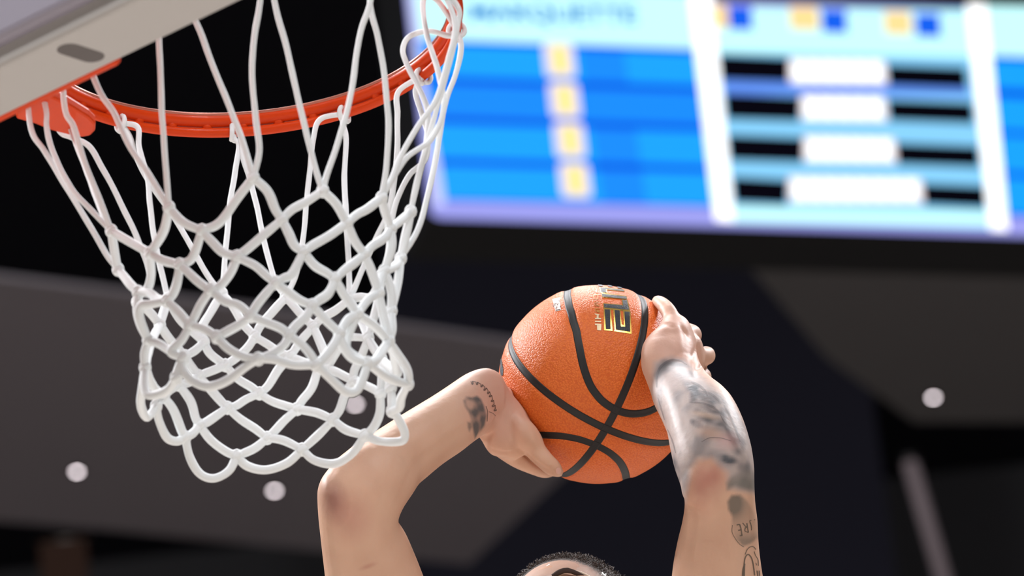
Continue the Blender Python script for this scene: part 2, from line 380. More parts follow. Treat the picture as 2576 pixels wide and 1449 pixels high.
# ------------------------------------------------------------------ net
net = thing('basketball_net', 'white nylon net hanging loosely from the orange rim', 'net', (0, 0, 3.05))
ZT = np.array([2.45, 2.60, 2.65, 2.75, 2.85, 2.95, 3.056, 3.2]); RTB = np.array([.150, .145, .141, .146, .178, .208, .2335, .2335])
def net_depth(x, y, side):
    r = ray(x, y); s = np.linspace(5.30, 6.10, 801); P = CP+s[:, None]*r
    g_ = np.hypot(P[:, 0], P[:, 1])-np.interp(P[:, 2], ZT, RTB)
    sg = np.where(g_[:-1]*g_[1:] < 0)[0]
    if len(sg) == 0: return s[g_.argmin()]
    if side == 'n': return s[sg[0]]
    return s[sg[-1]]
K = dict(  # knots: px x, y, side (n near, f far)
 a0=(280,581,'n'), a1=(425,522,'n'), a2=(637,447,'n'), a3=(812,480,'n'), a4=(960,498,'n'), a5=(1033,532,'n'),
 b0=(297,678,'n'), b1=(378,637,'n'), b2=(508,580,'n'), b3=(709,553,'n'), b4=(873,561,'n'), b5=(983,575,'n'), b6=(1008,650,'n'),
 c0=(347,735,'n'), c1=(452,666,'n'), c2=(597,646,'n'), c3=(764,633,'n'), c4=(917,640,'n'), c5=(967,682,'n'),
 d0=(420,757,'n'), d1=(530,729,'n'), d2=(693,711,'n'), d3=(843,702,'n'), d4=(953,737,'n'), d5=(984,782,'n'),
 e0=(373,856,'n'), e1=(478,818,'n'), e2=(631,795,'n'), e3=(786,769,'n'), e4=(899,790,'n'), e5=(978,858,'n'),
 g0=(365,925,'n'), g1=(461,900,'n'), g2=(545,848,'n'), g3=(728,843,'n'), g4=(854,838,'n'), g5=(925,914,'n'), g6=(1026,966,'n'),
 h1=(443,950,'n'), h2=(650,903,'n'), h3=(795,918,'n'),
 F1=(422,752,'f'), F2=(558,738,'f'), F3=(719,747,'f'), F4=(880,752,'f'), F5=(962,690,'f'), F0=(345,760,'f'),
 G0=(402,817,'f'), G1=(513,861,'f'), G2=(641,847,'f'), G3=(788,822,'f'), G4=(926,850,'f'),
 H1=(466,896,'f'), H2=(567,919,'f'), H3=(731,897,'f'), H4=(823,926,'f'), H5=(959,903,'f'), H6=(997,936,'f'),
 I1=(499,946,'f'), I2=(653,990,'f'), I3=(800,925,'f'), I4=(888,957,'f'), I5=(983,975,'f'),
 J0=(412,998,'f'), J1=(450,968,'f'), J2=(572,1026,'f'), J3=(748,1029,'f'), J5=(957,990,'f'),
 L0=(393,1022,'f'), L1=(502,1070,'f'), L2=(672,1102,'f'), L3=(838,1056,'f'), L5=(986,1034,'f'),
 N1=(466,1100,'f'), N2=(596,1147,'f'), N3=(760,1131,'f'), N4=(918,1096,'f'))
for k, (x, y, s) in list(K.items()): K[k] = (x, y, net_depth(x, y, s))
hook = {}
for i, a in enumerate(HA):
    a = math.radians(a); P = np.array([.2335*math.cos(a),   .2335*math.sin(a), 3.0508]); hook[i] = P
def kp(n): x, y, z = K[n]; return at(x, y, z)
def cord(name, a, b, mids, r, bulge=0.0, hookm=False, endr=1.0):
    """a, b: knot names or hook ints; mids: pixel points between"""
    pts2 = []
    za = K[a][2] if isinstance(a, str) else project(hook[a])[2]
    zb = K[b][2] if isinstance(b, str) else project(hook[b])[2]
    pa = K[a][:2] if isinstance(a, str) else project(hook[a])[:2]
    pb = K[b][:2] if isinstance(b, str) else project(hook[b])[:2]
    P = [pa]+list(mids)+[pb]; P = np.array(P, float)
    s = np.concatenate([[0], np.cumsum(np.linalg.norm(np.diff(P, axis=0), axis=1))]); s /= s[-1]
    W3 = [at(p[0], p[1], za+(zb-za)*t) for p, t in zip(P, s)]
    C = catmull(W3, 8); n = len(C); t = np.linspace(0, 1, n)
    wob = np.array([noise.noise(Vector((c*38).tolist())) for c in C])
    rr_ = r*(1+bulge*(np.sin(math.pi*t)**.6-.5)+.10*wob)
    C = C + np.stack([np.array([noise.noise(Vector((c*30+7).tolist())) for c in C])]*3, 1)*.0008*np.sin(math.pi*t)[:, None]
    v, f = tube(C, rr_, 10); return link(name, v, f, M_net, net)
RU, RL = .0031, .0045
# upper cords: (from hook, to knot, middle pixels)
upper = [
 (9, 'a2', [(655,0),(640,90),(634,200),(643,300),(652,380)]), (9, 'a3', [(690,0),(718,110),(748,240),(775,350),(795,430)]),
 (10, 'a3', [(932,2),(905,90),(880,250),(850,360),(822,440)]), (10, 'a4', [(930,2),(950,90),(967,190),(977,300),(972,420)]),
 (8, 'a1', [(400,100),(404,190),(408,300),(417,420)]), (8, 'a2', [(495,60),(535,165),(590,300),(618,380)]),
 (7, 'a1', [(240,205),(290,290),(325,365),(375,440)]), (7, 'a0', [(160,250),(185,320),(210,400),(250,500)]),
 (6, 'b0', [(75,310),(112,380),(160,460),(215,550),(268,640)]), (6, 'a0', [(113,262),(118,320),(136,390),(180,475),(235,535)]),
 (5, 'F0', [(122,265),(150,330),(178,345),(225,368),(262,430),(310,525),(350,610),(376,700)]), (5, 'a0', [(155,245),(170,300),(197,372),(225,450),(255,530)]),
 (4, 'F2', [(327,345),(345,400),(385,470),(425,527),(470,600),(520,690)]), (4, 'F1', [(346,320),(350,370),(370,443),(378,520),(392,620),(410,700)]),
 (3, 'F2', [(590,350),(601,369),(590,440),(578,520),(570,600),(564,680)]), (3, 'F3', [(603,335),(612,400),(634,470),(655,560),(672,640),(694,712)]),
 (2, 'F3', [(806,300),(788,350),(779,430),(769,530),(760,615),(745,690)]), (2, 'F4', [(862,310),(871,350),(867,440),(870,540),(876,640)]),
 (1, 'F4', [(1003,230),(1000,290),(1000,370),(994,440),(978,530),(945,600),(915,670)]), (1, 'F5', [(1045,230),(1062,290),(1075,340),(1070,400),(1030,440),(1000,500),(985,560),(975,640)]),
 (0, 'b6', [(1160,120),(1145,190),(1123,250),(1108,330),(1090,430),(1074,500),(1050,580)]), (0, 'a5', [(1130,90),(1080,78),(1030,92),(1014,125),(1024,160),(1050,215),(1075,280),(1073,360),(1055,440),(1040,500)]),
 (11, 'a5', [(1152,20),(1152,60),(1135,140),(1108,240),(1075,360),(1050,450)]), (11, 'a4', [(1145,60),(1125,160),(1098,250),(1050,320),(1005,400),(985,450)]),
 (0, 'a4', [(1140,60),(1100,0),(1066,-5),(1068,60),(1086,130),(1105,190),(1116,270),(1085,350),(1020,400)]),
]
for a, b, m in upper: cord('upper_cord', a, b, m, RU)
# rope wrapped over the ring at each hook
for i, P in hook.items():
    a = math.radians(HA[i]); rad = np.array([math.cos(a), math.sin(a), 0]); tn = np.array([-math.sin(a), math.cos(a), 0]); up = np.array([0, 0, 1.])
    pts = []
    for k in range(13):
        th = -math.pi+2*math.pi*k/12
        pts.append(P+rad*math.sin(th)*-.0088+up*math.cos(th)*.0086+tn*(k-6)*.0003-up*.001)
    v, f = tube(catmull(pts, 3), RU*.95, 8); link('hook_wrap', v, f, M_net, net)
mesh_c = [
 ('a0','b0',[(288,630)]),('a0','b1',[(325,607)]),('a1','b1',[(412,580)]),('a1','b2',[(462,560)]),('a2','b2',[(600,495),(552,560)]),('a2','b3',[(672,480),(692,525)]),
 ('a3','b3',[(770,508),(735,527)]),('a3','b4',[(845,515)]),('a4','b4',[(925,525),(898,540)]),('a4','b5',[(970,535)]),('a5','b5',[(1008,555)]),('a5','b6',[(1022,590)]),
 ('b0','c0',[(325,712)]),('b1','c0',[(380,690),(370,728)]),('b1','c1',[(410,655)]),('b2','c1',[(492,630),(478,655)]),('b2','c2',[(535,610),(562,635)]),('b3','c2',[(665,590),(628,622)]),
 ('b3','c3',[(728,588),(742,618)]),('b4','c3',[(830,592),(790,615)]),('b4','c4',[(893,605)]),('b5','c4',[(965,600),(938,618)]),('b5','c5',[(984,625)]),('b6','c5',[(992,670)]),
 ('c0','d0',[(375,738),(395,752)]),('c1','d0',[(446,710),(436,738)]),('c1','d1',[(480,690),(508,716)]),('c2','d1',[(580,685),(555,718)]),('c2','d2',[(640,668),(668,692)]),('c3','d2',[(735,688),(714,700)]),
 ('c3','d3',[(790,668),(822,688)]),('c4','d3',[(893,660),(866,680)]),('c4','d4',[(932,675),(945,715)]),('c5','d4',[(955,715)]),('c5','d5',[(985,735)]),('b6','d5',[(1000,715)]),
 ('c0','e0',[(345,780),(355,820)]),('d0','e0',[(380,765),(355,770),(352,800)]),('d0','e1',[(450,785)]),('d1','e1',[(505,765),(490,795)]),('d1','e2',[(565,757),(602,768)]),('d2','e2',[(668,740),(645,770)]),
 ('d2','e3',[(722,732),(752,755)]),('d3','e3',[(826,738),(800,757)]),('d3','e4',[(868,745)]),('d4','e4',[(925,755)]),('d4','e5',[(965,800)]),('d5','e5',[(985,830)]),
 ('e0','g0',[(364,890)]),('e0','g1',[(400,865),(432,885)]),('e1','g1',[(458,855),(430,885)]),('e1','g2',[(512,828)]),('e2','g2',[(605,815),(575,832)]),('e2','g3',[(670,812),(705,825)]),
 ('e3','g3',[(770,795),(742,822)]),('e3','g4',[(820,805)]),('e4','g4',[(875,805)]),('e4','g5',[(870,870),(900,902)] ),('e5','g5',[(960,885),(945,905)]),('e5','g6',[(1000,890),(1022,925),(1028,950)]),('e4','e5',[(940,820)]),
 ('g0','h1',[(363,965),(372,992),(398,992),(425,978)]),('g1','h1',[(450,925)]),('g1','h2',[(460,930),(485,958),(525,972),(570,958),(615,925)]),('g2','h2',[(575,878),(615,898)]),('g3','h2',[(715,868),(685,890)]),
 ('g3','h3',[(760,868),(782,895)]),('g4','h3',[(838,870),(815,900)]),('h2','h3',[(690,905),(740,918)]),('h3','g5',[(835,955),(868,985),(895,985),(912,955)]),('g5','g6',[(960,940),(995,958)]),('g4','g5',[(862,868),(885,900)]),
 # far side
 ('F0','G0',[(375,785)]),('F1','G0',[(412,785)]),('F1','G1',[(450,800),(485,835)]),('F2','G1',[(530,785),(508,825)]),('F2','G2',[(585,770),(612,815)]),('F3','G2',[(685,785),(655,820)]),
 ('F3','G3',[(745,775),(768,800)]),('F4','G3',[(845,780),(810,800)]),('F4','G4',[(905,800),(918,830)]),('F5','G4',[(950,760),(935,815)]),('F5','F4',[(935,745),(905,748)]),
 ('G0','H1',[(425,850)]),('G1','H1',[(490,882)]),('G1','H2',[(528,890)]),('G2','H2',[(622,875),(595,900)]),('G2','H3',[(670,865),(700,885)]),('G3','H3',[(765,848),(748,870)]),
 ('G3','H4',[(800,850),(815,890)]),('G4','H4',[(870,850),(850,880),(835,905)]),('G4','H5',[(940,875)]),('G0','g0',[(385,850),(372,890)]),('G4','I4',[(910,895),(893,930)]),
 ('H1','I1',[(478,920)]),('H2','I1',[(535,932)]),('H2','I2',[(598,952),(630,972)]),('H3','I2',[(700,930),(675,970)]),('H3','I3',[(765,912)]),('I3','J3',[(785,975),(760,1008)]),('H4','I4',[(855,940)]),('H5','I5',[(970,935)]),('H6','I5',[(990,955)]),('e5','H6',[(992,900)]),('H5','H6',[(978,920)]),
 ('H1','J1',[(445,935)]),('I1','J1',[(475,962)]),('g0','J0',[(385,970)]),('J1','L1',[(480,1010),(492,1050)]),('I1','J2',[(523,973),(550,1005)]),('I2','J2',[(620,1004),(595,1020)]),
 ('I2','J3',[(690,1012)]),('J3','L3',[(795,1038)]),('I4','L3',[(868,992),(855,1030)]),('I4','J5',[(922,970)]),('I5','L5',[(985,1005)]),('H5','J5',[(960,950)]),('g6','L5',[(1010,1000),(1005,1025)]),
 ('J0','L0',[(400,1010)]),('J1','J0',[(430,980)]),('J0','N1',[(435,1030),(455,1080)]),('J2','L1',[(545,1045),(520,1062)]),('J2','L2',[(610,1058),(645,1082)]),('J3','L2',[(715,1058),(690,1085)]),
 ('L1','N1',[(485,1090)]),('L1','N2',[(530,1105),(568,1135)]),('L2','N2',[(640,1128)]),('L2','N3',[(710,1107)]),('L3','N3',[(800,1095)]),('L3','N4',[(870,1080)]),('J5','N4',[(955,1040),(940,1075)]),
 ('g0','L0',[(356,985),(355,1020),(370,1050)]),
]
for a, b, m in mesh_c: cord('mesh_cord', a, b, m, RL, .16)
for a, b, m in (('L0','N1',[(400,1060),(420,1100),(445,1110)]),('N1','N2',[(478,1150),(502,1190),(538,1203),(575,1185)]),('N2','N3',[(622,1172),(670,1182),(722,1165)]),('N3','N4',[(790,1158),(840,1167),(885,1142)]),('N4','L5',[(958,1110),(1008,1110),(1018,1092),(1003,1055)])):
    cord('bottom_loop', a, b, m, RL*1.03, .05)
def knot(n):
    P = kp(n); parts = []; q = rng.normal(size=3)*.12
    vd = unit(P-CP)
    a1 = unit(RT*.8+UP*.6+q*.5); a2 = unit(RT*.8-UP*.6-q*.5)
    for a_, off in ((a1, -vd*.0022), (a2, vd*.0022)):
        t_ = np.linspace(-1, 1, 9)[:, None]
        parts.append(tube(P+off+a_*t_*.0062, .0044*np.sqrt(1-(np.linspace(-.97, .97, 9))**2*.75), 10))
    t_ = np.linspace(0, 2*math.pi, 13)[:-1]
    parts.append(tube([P+RT*math.cos(s)*.0042+UP*math.sin(s)*.0052 for s in t_], .0026, 8, True))
    v, f = merge(parts); return link('knot', v, f, M_net, net)
for n in K: knot(n)

# ------------------------------------------------------------------ basketball
BC = at(1503, 967, 6.295); BR = .1195
ball = thing('basketball', 'orange pebbled leather basketball with black seams gripped overhead', 'ball', BC)
PX = np.array([.5463, -.6229, .5599]); PP = unit(np.array([.0255, -.6559, -.7545])); PX = unit(PX-PP*(PX@PP)); PY = np.cross(PP, PX)
phis = np.radians([0, 10, 20, 30, 40, 52, 70, 90, 110, 128, 140, 150, 160, 170, 180]); als = np.radians([12.3, 13.5, 17.6, 24.6, 32, 38.7, 43.3, 44.8, 43.3, 38.7, 32, 24.6, 17.6, 13.5, 12.3])
def loopdir(phi, sgn):
    p_ = abs((phi+math.pi) % (2*math.pi)-math.pi); al = np.interp(p_, phis, als)
    return PX*math.sin(al)*sgn+math.cos(al)*(PP*math.cos(phi)+PY*math.sin(phi))
seams = []
ts = np.linspace(0, 2*math.pi, 361)[:-1]
seams.append(np.array([PP*math.cos(t)+PX*math.sin(t) for t in ts]))
seams.append(np.array([PP*math.cos(t)+PY*math.sin(t) for t in ts]))
for s in (1, -1):
    L_ = np.array([loopdir(t, s) for t in ts])
    for _ in range(14): L_ = (np.roll(L_, 1, 0)+L_*2+np.roll(L_, -1, 0))/4
    L_ /= np.linalg.norm(L_, axis=1)[:, None]; seams.append(L_)
allS = np.vstack(seams)
nu, nv = 560, 280
th = np.linspace(0, math.pi, nv+1)[1:-1]; ph = np.linspace(0, 2*math.pi, nu, endpoint=False)
D = np.stack([np.outer(np.sin(th), np.cos(ph)), np.outer(np.sin(th), np.sin(ph)), np.outer(np.cos(th), np.ones(nu))], -1).reshape(-1, 3)
D = np.vstack([D, [[0, 0, 1], [0, 0, -1]]])
ang = np.empty(len(D))
for i in range(0, len(D), 20000): ang[i:i+20000] = np.arccos(np.clip((D[i:i+20000]@allS.T).max(1), -1, 1))
dist = ang*BR
rad = BR-.0014*np.exp(-(dist/.0058)**4)+.0004*np.exp(-((dist-.012)/.006)**2)
Vb = D*rad[:, None]+BC
Fb = []
idx = np.arange((nv-1)*nu).reshape(nv-1, nu)
a_ = idx[:-1]; b_ = idx[1:]; quads = np.stack([a_, b_, np.roll(b_, -1, 1), np.roll(a_, -1, 1)], -1).reshape(-1, 4)
Fb = quads.tolist()+[[len(D)-2, int(idx[0, i]), int(idx[0, (i+1) % nu])] for i in range(nu)]+[[len(D)-1, int(idx[-1, (i+1) % nu]), int(idx[-1, i])] for i in range(nu)]
M_leather = bpy.data.materials.new('orange_pebbled_leather'); M_leather.use_nodes = True
nt = M_leather.node_tree; b = nt.nodes['Principled BSDF']; b.inputs['Roughness'].default_value = .5; b.inputs['Specular IOR Level'].default_value = .4
tc = nt.nodes.new('ShaderNodeTexCoord')
vo = nt.nodes.new('ShaderNodeTexVoronoi'); vo.feature = 'SMOOTH_F1'; vo.inputs['Scale'].default_value = 470; vo.inputs['Smoothness'].default_value = .25
nt.links.new(tc.outputs['Object'], vo.inputs['Vector'])
rp = nt.nodes.new('ShaderNodeMapRange'); rp.inputs[1].default_value = .15; rp.inputs[2].default_value = .75; rp.inputs[3].default_value = 1; rp.inputs[4].default_value = 0
nt.links.new(vo.outputs['Distance'], rp.inputs[0])
bpn = nt.nodes.new('ShaderNodeBump'); bpn.inputs['Strength'].default_value = .6; bpn.inputs['Distance'].default_value = .0007
nt.links.new(rp.outputs[0], bpn.inputs['Height']); nt.links.new(bpn.outputs['Normal'], b.inputs['Normal'])
nz = nt.nodes.new('ShaderNodeTexNoise'); nz.inputs['Scale'].default_value = 14; nt.links.new(tc.outputs['Object'], nz.inputs['Vector'])
mx = nt.nodes.new('ShaderNodeMix'); mx.data_type = 'RGBA'; mx.inputs['A'].default_value = lin((226, 114, 40)); mx.inputs['B'].default_value = lin((232, 120, 46))
nt.links.new(nz.outputs['Fac'], mx.inputs['Factor'])
mx2 = nt.nodes.new('ShaderNodeMix'); mx2.data_type = 'RGBA'; mx2.inputs['A'].default_value = lin((212, 96, 32)); nt.links.new(mx.outputs['Result'], mx2.inputs['B']); nt.links.new(rp.outputs[0], mx2.inputs['Factor'])
nt.links.new(mx2.outputs['Result'], b.inputs['Base Color'])
link('leather_cover', Vb-0, Fb, M_leather, ball)
for L_ in seams:
    T = np.roll(L_, -1, 0)-np.roll(L_, 1, 0); T /= np.linalg.norm(T, axis=1)[:, None]; Bn = np.cross(L_, T)
    V = []; F = []; prof = [(-.0049, -.0022), (-.0046, -.0006), (-.0025, -.0009), (0, -.0010), (.0025, -.0009), (.0046, -.0006), (.0049, -.0022)]
    for w_, h_ in prof: V.append(L_*(BR+h_)+Bn*w_+BC)
    V = np.stack(V, 1); n = len(L_); m_ = len(prof); F = [(i*m_+k, i*m_+k+1, ((i+1) % n)*m_+k+1, ((i+1) % n)*m_+k) for i in range(n) for k in range(m_-1)]
    link('seam', V.reshape(-1, 3), F, M_rubber, ball)
# prints conformed to the ball
def sphit(x, y, rr_=BR):
    d = unit(ray(x, y)); o = CP-BC; bq = o@d; cq = o@o-rr_*rr_; D_ = max(bq*bq-cq, 0); return CP+d*(-bq-math.sqrt(D_))
def ball_print(name, polys, m, h, parent=ball):
    """polys: quads/polygons in photo pixels, subdivided and laid on the ball"""
    parts = []
    for q in polys:
        q = [tuple(map(float, p)) for p in q]
        if len(q) == 4:
            n = 8; V = [sphit(*grid(q[0], q[1], q[2], q[3], i/n, j/n)) for j in range(n+1) for i in range(n+1)]
            V = [BC+unit(p-BC)*(BR+h+.00045) for p in V]
            parts.append((V, [(j*(n+1)+i, j*(n+1)+i+1, (j+1)*(n+1)+i+1, (j+1)*(n+1)+i) for j in range(n) for i in range(n)]))
    v, f = merge(parts); return link(name, v, f, m, parent)
z = lambda x, y: (1470+x/9.056, 700+y/9.056)
def zq(*p): return [z(*q) for q in p]
gold = [zq((440, 700), (600, 712), (640, 1205), (452, 1190)), zq((655, 712), (820, 735), (850, 1110), (690, 1200)), zq((880, 745), (1045, 760), (1076, 1270), (905, 1110)),
        zq((820, 1060), (925, 1075), (1078, 1272), (668, 1210)), zq((425, 575), (1010, 625), (1035, 760), (440, 705)), zq((845, 490), (985, 500), (1040, 760), (875, 740)),
        zq((390, 345), (960, 410), (975, 490), (400, 440)), zq((345, 215), (500, 235), (520, 340), (375, 345)), zq((345, 205), (910, 265), (915, 315), (350, 250))]
ink = [zq((460, 718), (580, 720), (598, 1168), (490, 1165)), zq((685, 730), (800, 742), (830, 1110), (715, 1180)), zq((908, 765), (1028, 775), (1042, 1225), (925, 1110)), zq((745, 1108), (985, 1110), (1040, 1226), (718, 1178)),
       zq((445, 592), (1000, 640), (1012, 728), (452, 675)), zq((865, 505), (965, 510), (1010, 725), (885, 650)), zq((398, 362), (950, 428), (962, 482), (405, 425)), zq((355, 222), (485, 238), (505, 335), (385, 330)), zq((355, 213), (895, 275), (905, 305), (362, 245)),
       zq((310, 155), (400, 160), (435, 195), (320, 190)), zq((530, 165), (620, 180), (650, 212), (545, 200)), zq((740, 200), (830, 215), (870, 245), (760, 235))]
ball_print('gold_letter_outline', gold, M_gold, .00015); ball_print('dark_letter_fill', ink, M_ink, .00035)
# IONSHIP word in foil, reading down the ball
M_foil2 = mat('worn_gold_foil', (214, 150, 80), .4, metal=.4); M_foilw = mat('bright_foil', (255, 232, 190), .3, .6, metal=.3)
ball_print('foil_word_end', [zq((240, 1040), (385, 1048), (387, 1085), (245, 1075)), zq((285, 1080), (387, 1085), (380, 1195), (292, 1188)), zq((240, 975), (380, 980), (380, 1010), (245, 1005)), zq((240, 912), (380, 915), (380, 942), (245, 940)), zq((280, 850), (325, 852), (325, 915), (283, 915)), zq((235, 810), (340, 830), (340, 855), (240, 835))], M_foilw, .0003)
ball_print('foil_word', [zq((235, 690), (345, 700), (350, 715), (238, 706)), zq((240, 700), (262, 702), (262, 775), (245, 775)), zq((280, 730), (345, 740), (345, 790), (285, 780)), zq((228, 570), (330, 545), (335, 560), (232, 585)), zq((232, 585), (332, 620), (335, 640), (235, 600)), zq((232, 625), (335, 640), (336, 655), (235, 640)),
    zq((200, 385), (310, 380), (312, 395), (202, 400)), zq((208, 480), (315, 478), (317, 492), (210, 495)), zq((200, 385), (214, 385), (224, 495), (210, 495)), zq((296, 380), (310, 380), (318, 492), (303, 492)), zq((240, 290), (290, 300), (292, 312), (240, 305)), zq((262, 245), (275, 250), (282, 340), (268, 335))], M_foil2, .0003)
# silver patch
w2 = lambda x, y: (1370+x/20.7, 730+y/20.7)
ball_print('silver_patch', [[w2(415, 490), w2(800, 400), w2(870, 1060), w2(580, 1130)]], M_silver, .0003)
M_dkf = mat('patch_dark_marks', (84, 60, 48), .6)
ball_print('patch_mark', [[w2(*a), w2(*b), w2(*c), w2(*d)] for a, b, c, d in (((520, 720), (640, 700), (650, 730), (540, 745)), ((520, 730), (560, 730), (580, 860), (540, 850)), ((650, 790), (720, 690), (735, 720), (680, 820)), ((570, 990), (640, 860), (665, 890), (610, 1010)), ((600, 1050), (820, 1000), (830, 1040), (600, 1100)), ((440, 770), (470, 760), (510, 900), (470, 920)), ((740, 540), (780, 550), (800, 640), (760, 620)), ((800, 900), (850, 830), (870, 880), (830, 930)))], M_dkf, .0005)
# dark emblem at the left limb of the ball
ball_print('emblem_edge', [[(1261, 900), (1263, 905), (1267, 930), (1259, 932)], [(1259, 932), (1267, 930), (1266, 945), (1261, 946)]], M_ink, .0003)

# ------------------------------------------------------------------ person: one continuous body
def sec(x1, y1, x2, y2, z1, z2, thk): return (at(x1, y1, z1), at(x2, y2, z2), thk)
def loft(secs, seg=28, sub=5, power=2.0):
    A = catmull([s[0] for s in secs], sub); B = catmull([s[1] for s in secs], sub); Tn = catmull([[s[2]] for s in secs], sub)[:, 0]
    C = (A+B)/2; n = len(C); axis = np.gradient(C, axis=0); V = []
    for i in range(n):
        h = (B[i]-A[i])/2; d = np.cross(h, axis[i]); d /= np.linalg.norm(d)+1e-12
        for k in range(seg):
            a = 2*math.pi*k/seg; c, s = math.cos(a), math.sin(a)
            V.append(C[i]+h*c+d*s*Tn[i])
    F = [(i*seg+k, i*seg+(k+1) % seg, (i+1)*seg+(k+1) % seg, (i+1)*seg+k) for i in range(n-1) for k in range(seg)]
    V.append(C[0]); V.append(C[-1]); t = len(V)-2
    F += [(t, (k+1) % seg, k) for k in range(seg)]+[(t+1, (n-1)*seg+k, (n-1)*seg+(k+1) % seg) for k in range(seg)]
    return V, F
def chain(pts, rads, seg=18, sub=5):
    P = catmull(pts, sub); R_ = catmull([[r] for r in rads], sub)[:, 0]
    v, f = tube(P, R_, seg); parts = [(v, f)]
    for p, r in ((P[0], R_[0]), (P[-1], R_[-1])):
        parts.append(ellipsoid(p, np.array([r, 0, 0]), np.array([0, r, 0]), np.array([0, 0, r]), 14, 8))
    return merge(parts)
def ball_pt(x, y, z, lift):  # direction in view space (right, up, away) around the ball
    d = unit(RT*x+UP*y+FW*z); return BC+d*(BR+lift)
body = []
SHL = at(1030, 1885, 6.16); SHR = at(1862, 1890, 6.16)
# --- image-left arm: upper arm, elbow, forearm
body.append(loft([sec(925, 1930, 1150, 1850, 6.18, 6.18, .050), sec(858, 1800, 1130, 1735, 6.15, 6.15, .060), sec(828, 1600, 1100, 1560, 6.11, 6.11, .058), sec(819, 1470, 1066, 1455, 6.08, 6.08, .055), sec(808, 1370, 1028, 1362, 6.06, 6.06, .050),
    sec(799, 1280, 1003, 1318, 6.04, 6.05, .045), sec(800, 1228, 1012, 1283, 6.035, 6.05, .043), sec(818, 1190, 1040, 1240, 6.04, 6.06, .043), sec(850, 1160, 1062, 1205, 6.06, 6.075, .043), sec(905, 1118, 1092, 1180, 6.085, 6.09, .042),
    sec(985, 1062, 1128, 1155, 6.11, 6.11, .039), sec(1070, 1008, 1165, 1132, 6.14, 6.13, .034), sec(1140, 962, 1195, 1108, 6.165, 6.16, .029), sec(1180, 938, 1210, 1096, 6.185, 6.185, .027), sec(1208, 927, 1219, 1092, 6.20, 6.20, .026)]))
# elbow point
body.append(ellipsoid(at(838, 1238, 6.04), RT*.017, UP*.026, FW*.032))
# --- image-left hand: palm, thumb, first finger, three fingers behind the ball
body.append(loft([sec(1188, 936, 1213, 1085, 6.19, 6.19, .024), sec(1218, 926, 1214, 1092, 6.205, 6.20, .026), sec(1250, 938, 1218, 1108, 6.22, 6.205, .026), sec(1282, 985, 1226, 1130, 6.225, 6.205, .023), sec(1318, 1028, 1240, 1146, 6.222, 6.21, .021),
    sec(1345, 1075, 1268, 1152, 6.22, 6.22, .019), sec(1358, 1108, 1290, 1158, 6.22, 6.225, .015)]))
body.append(ellipsoid(at(1222, 955, 6.21), RT*.017, UP*.014, FW*.018))
body.append(ellipsoid(at(1325, 1095, 6.205), (RT*.6-UP*.8)*.030, (RT*.8+UP*.6)*.015, FW*.015))
body.append(chain([at(1318, 1095, 6.212), at(1345, 1130, 6.207), at(1372, 1160, 6.203), at(1392, 1178, 6.205), at(1404, 1187, 6.21)], [.015, .0128, .0112, .0104, .0068]))
body.append(chain([at(1262, 1122, 6.228), at(1300, 1152, 6.232), at(1338, 1171, 6.238), at(1368, 1183, 6.25), at(1382, 1186, 6.262)], [.014, .0118, .0105, .0095, .0075]))
for j, (h0, h1, ln) in enumerate(((-.55, -.62, .80), (-.30, -.30, .9), (-.02, .02, .78))):
    pts = [at(1262+j*4, 1085-j*42, 6.238)] + [ball_pt(-math.cos(a), h0+(h1-h0)*k/3, math.sin(a), .0085) for k, a in enumerate((.12, .45, .78, .78+.42*ln))]
    body.append(chain(pts, [.014, .0105, .0098, .0092, .0075]))
# --- image-right arm
body.append(loft([sec(1740, 1880, 1960, 1900, 6.18, 6.18, .050), sec(1690, 1750, 1950, 1750, 6.14, 6.14, .060), sec(1682, 1580, 1940, 1570, 6.09, 6.09, .058), sec(1690, 1449, 1919, 1449, 6.05, 6.05, .055), sec(1703, 1370, 1909, 1372, 6.03, 6.03, .050), sec(1717, 1310, 1906, 1312, 6.02, 6.02, .046),
    sec(1722, 1262, 1900, 1262, 6.01, 6.01, .043), sec(1712, 1222, 1898, 1215, 6.00, 6.00, .042), sec(1697, 1178, 1897, 1170, 6.005, 6.00, .042), sec(1686, 1130, 1889, 1118, 6.03, 6.02, .042), sec(1676, 1080, 1872, 1065, 6.06, 6.05, .041), sec(1658, 1035, 1846, 1018, 6.09, 6.09, .038),
    sec(1642, 1000, 1806, 985, 6.115, 6.125, .033), sec(1634, 968, 1778, 957, 6.135, 6.16, .029), sec(1626, 935, 1758, 930, 6.145, 6.185, .027), sec(1618, 905, 1748, 905, 6.15, 6.20, .026),
    sec(1621, 868, 1744, 872, 6.165, 6.225, .024), sec(1640, 838, 1732, 845, 6.18, 6.235, .022), sec(1660, 818, 1722, 826, 6.20, 6.24, .018), sec(1668, 806, 1708, 814, 6.215, 6.245, .012)]))
body.append(ellipsoid(at(1790, 1212, 5.990), RT*.036, UP*.042, FW*.034))
# --- image-right hand
body.append(chain([at(1684, 835, 6.20), at(1689, 806, 6.217), at(1683, 786, 6.228), at(1671, 770, 6.243), at(1659, 760, 6.262), at(1652, 757, 6.28)], [.0150, .0108, .0098, .0090, .0078, .0062]))
for j, (kx, ky, r0, hh) in enumerate(((1739, 842, .0130, .60), (1776, 894, .0115, .27), (1767, 948, .0115, -.02))):
    pts = [at(1712, 870+j*34, 6.225), at(kx-12, ky+4, 6.245), at(kx, ky, 6.275)]+[ball_pt(math.cos(a), hh, math.sin(a), .0085) for a in ((.42, .75, 1.1) if j == 0 else (.32, .65, 1.0))]
    body.append(chain(pts, [.015, r0, r0*.97, .0098, .0092, .0075]))
body.append(ellipsoid(at(1750, 905, 6.235), RT*.011, UP*.030, FW*.02))
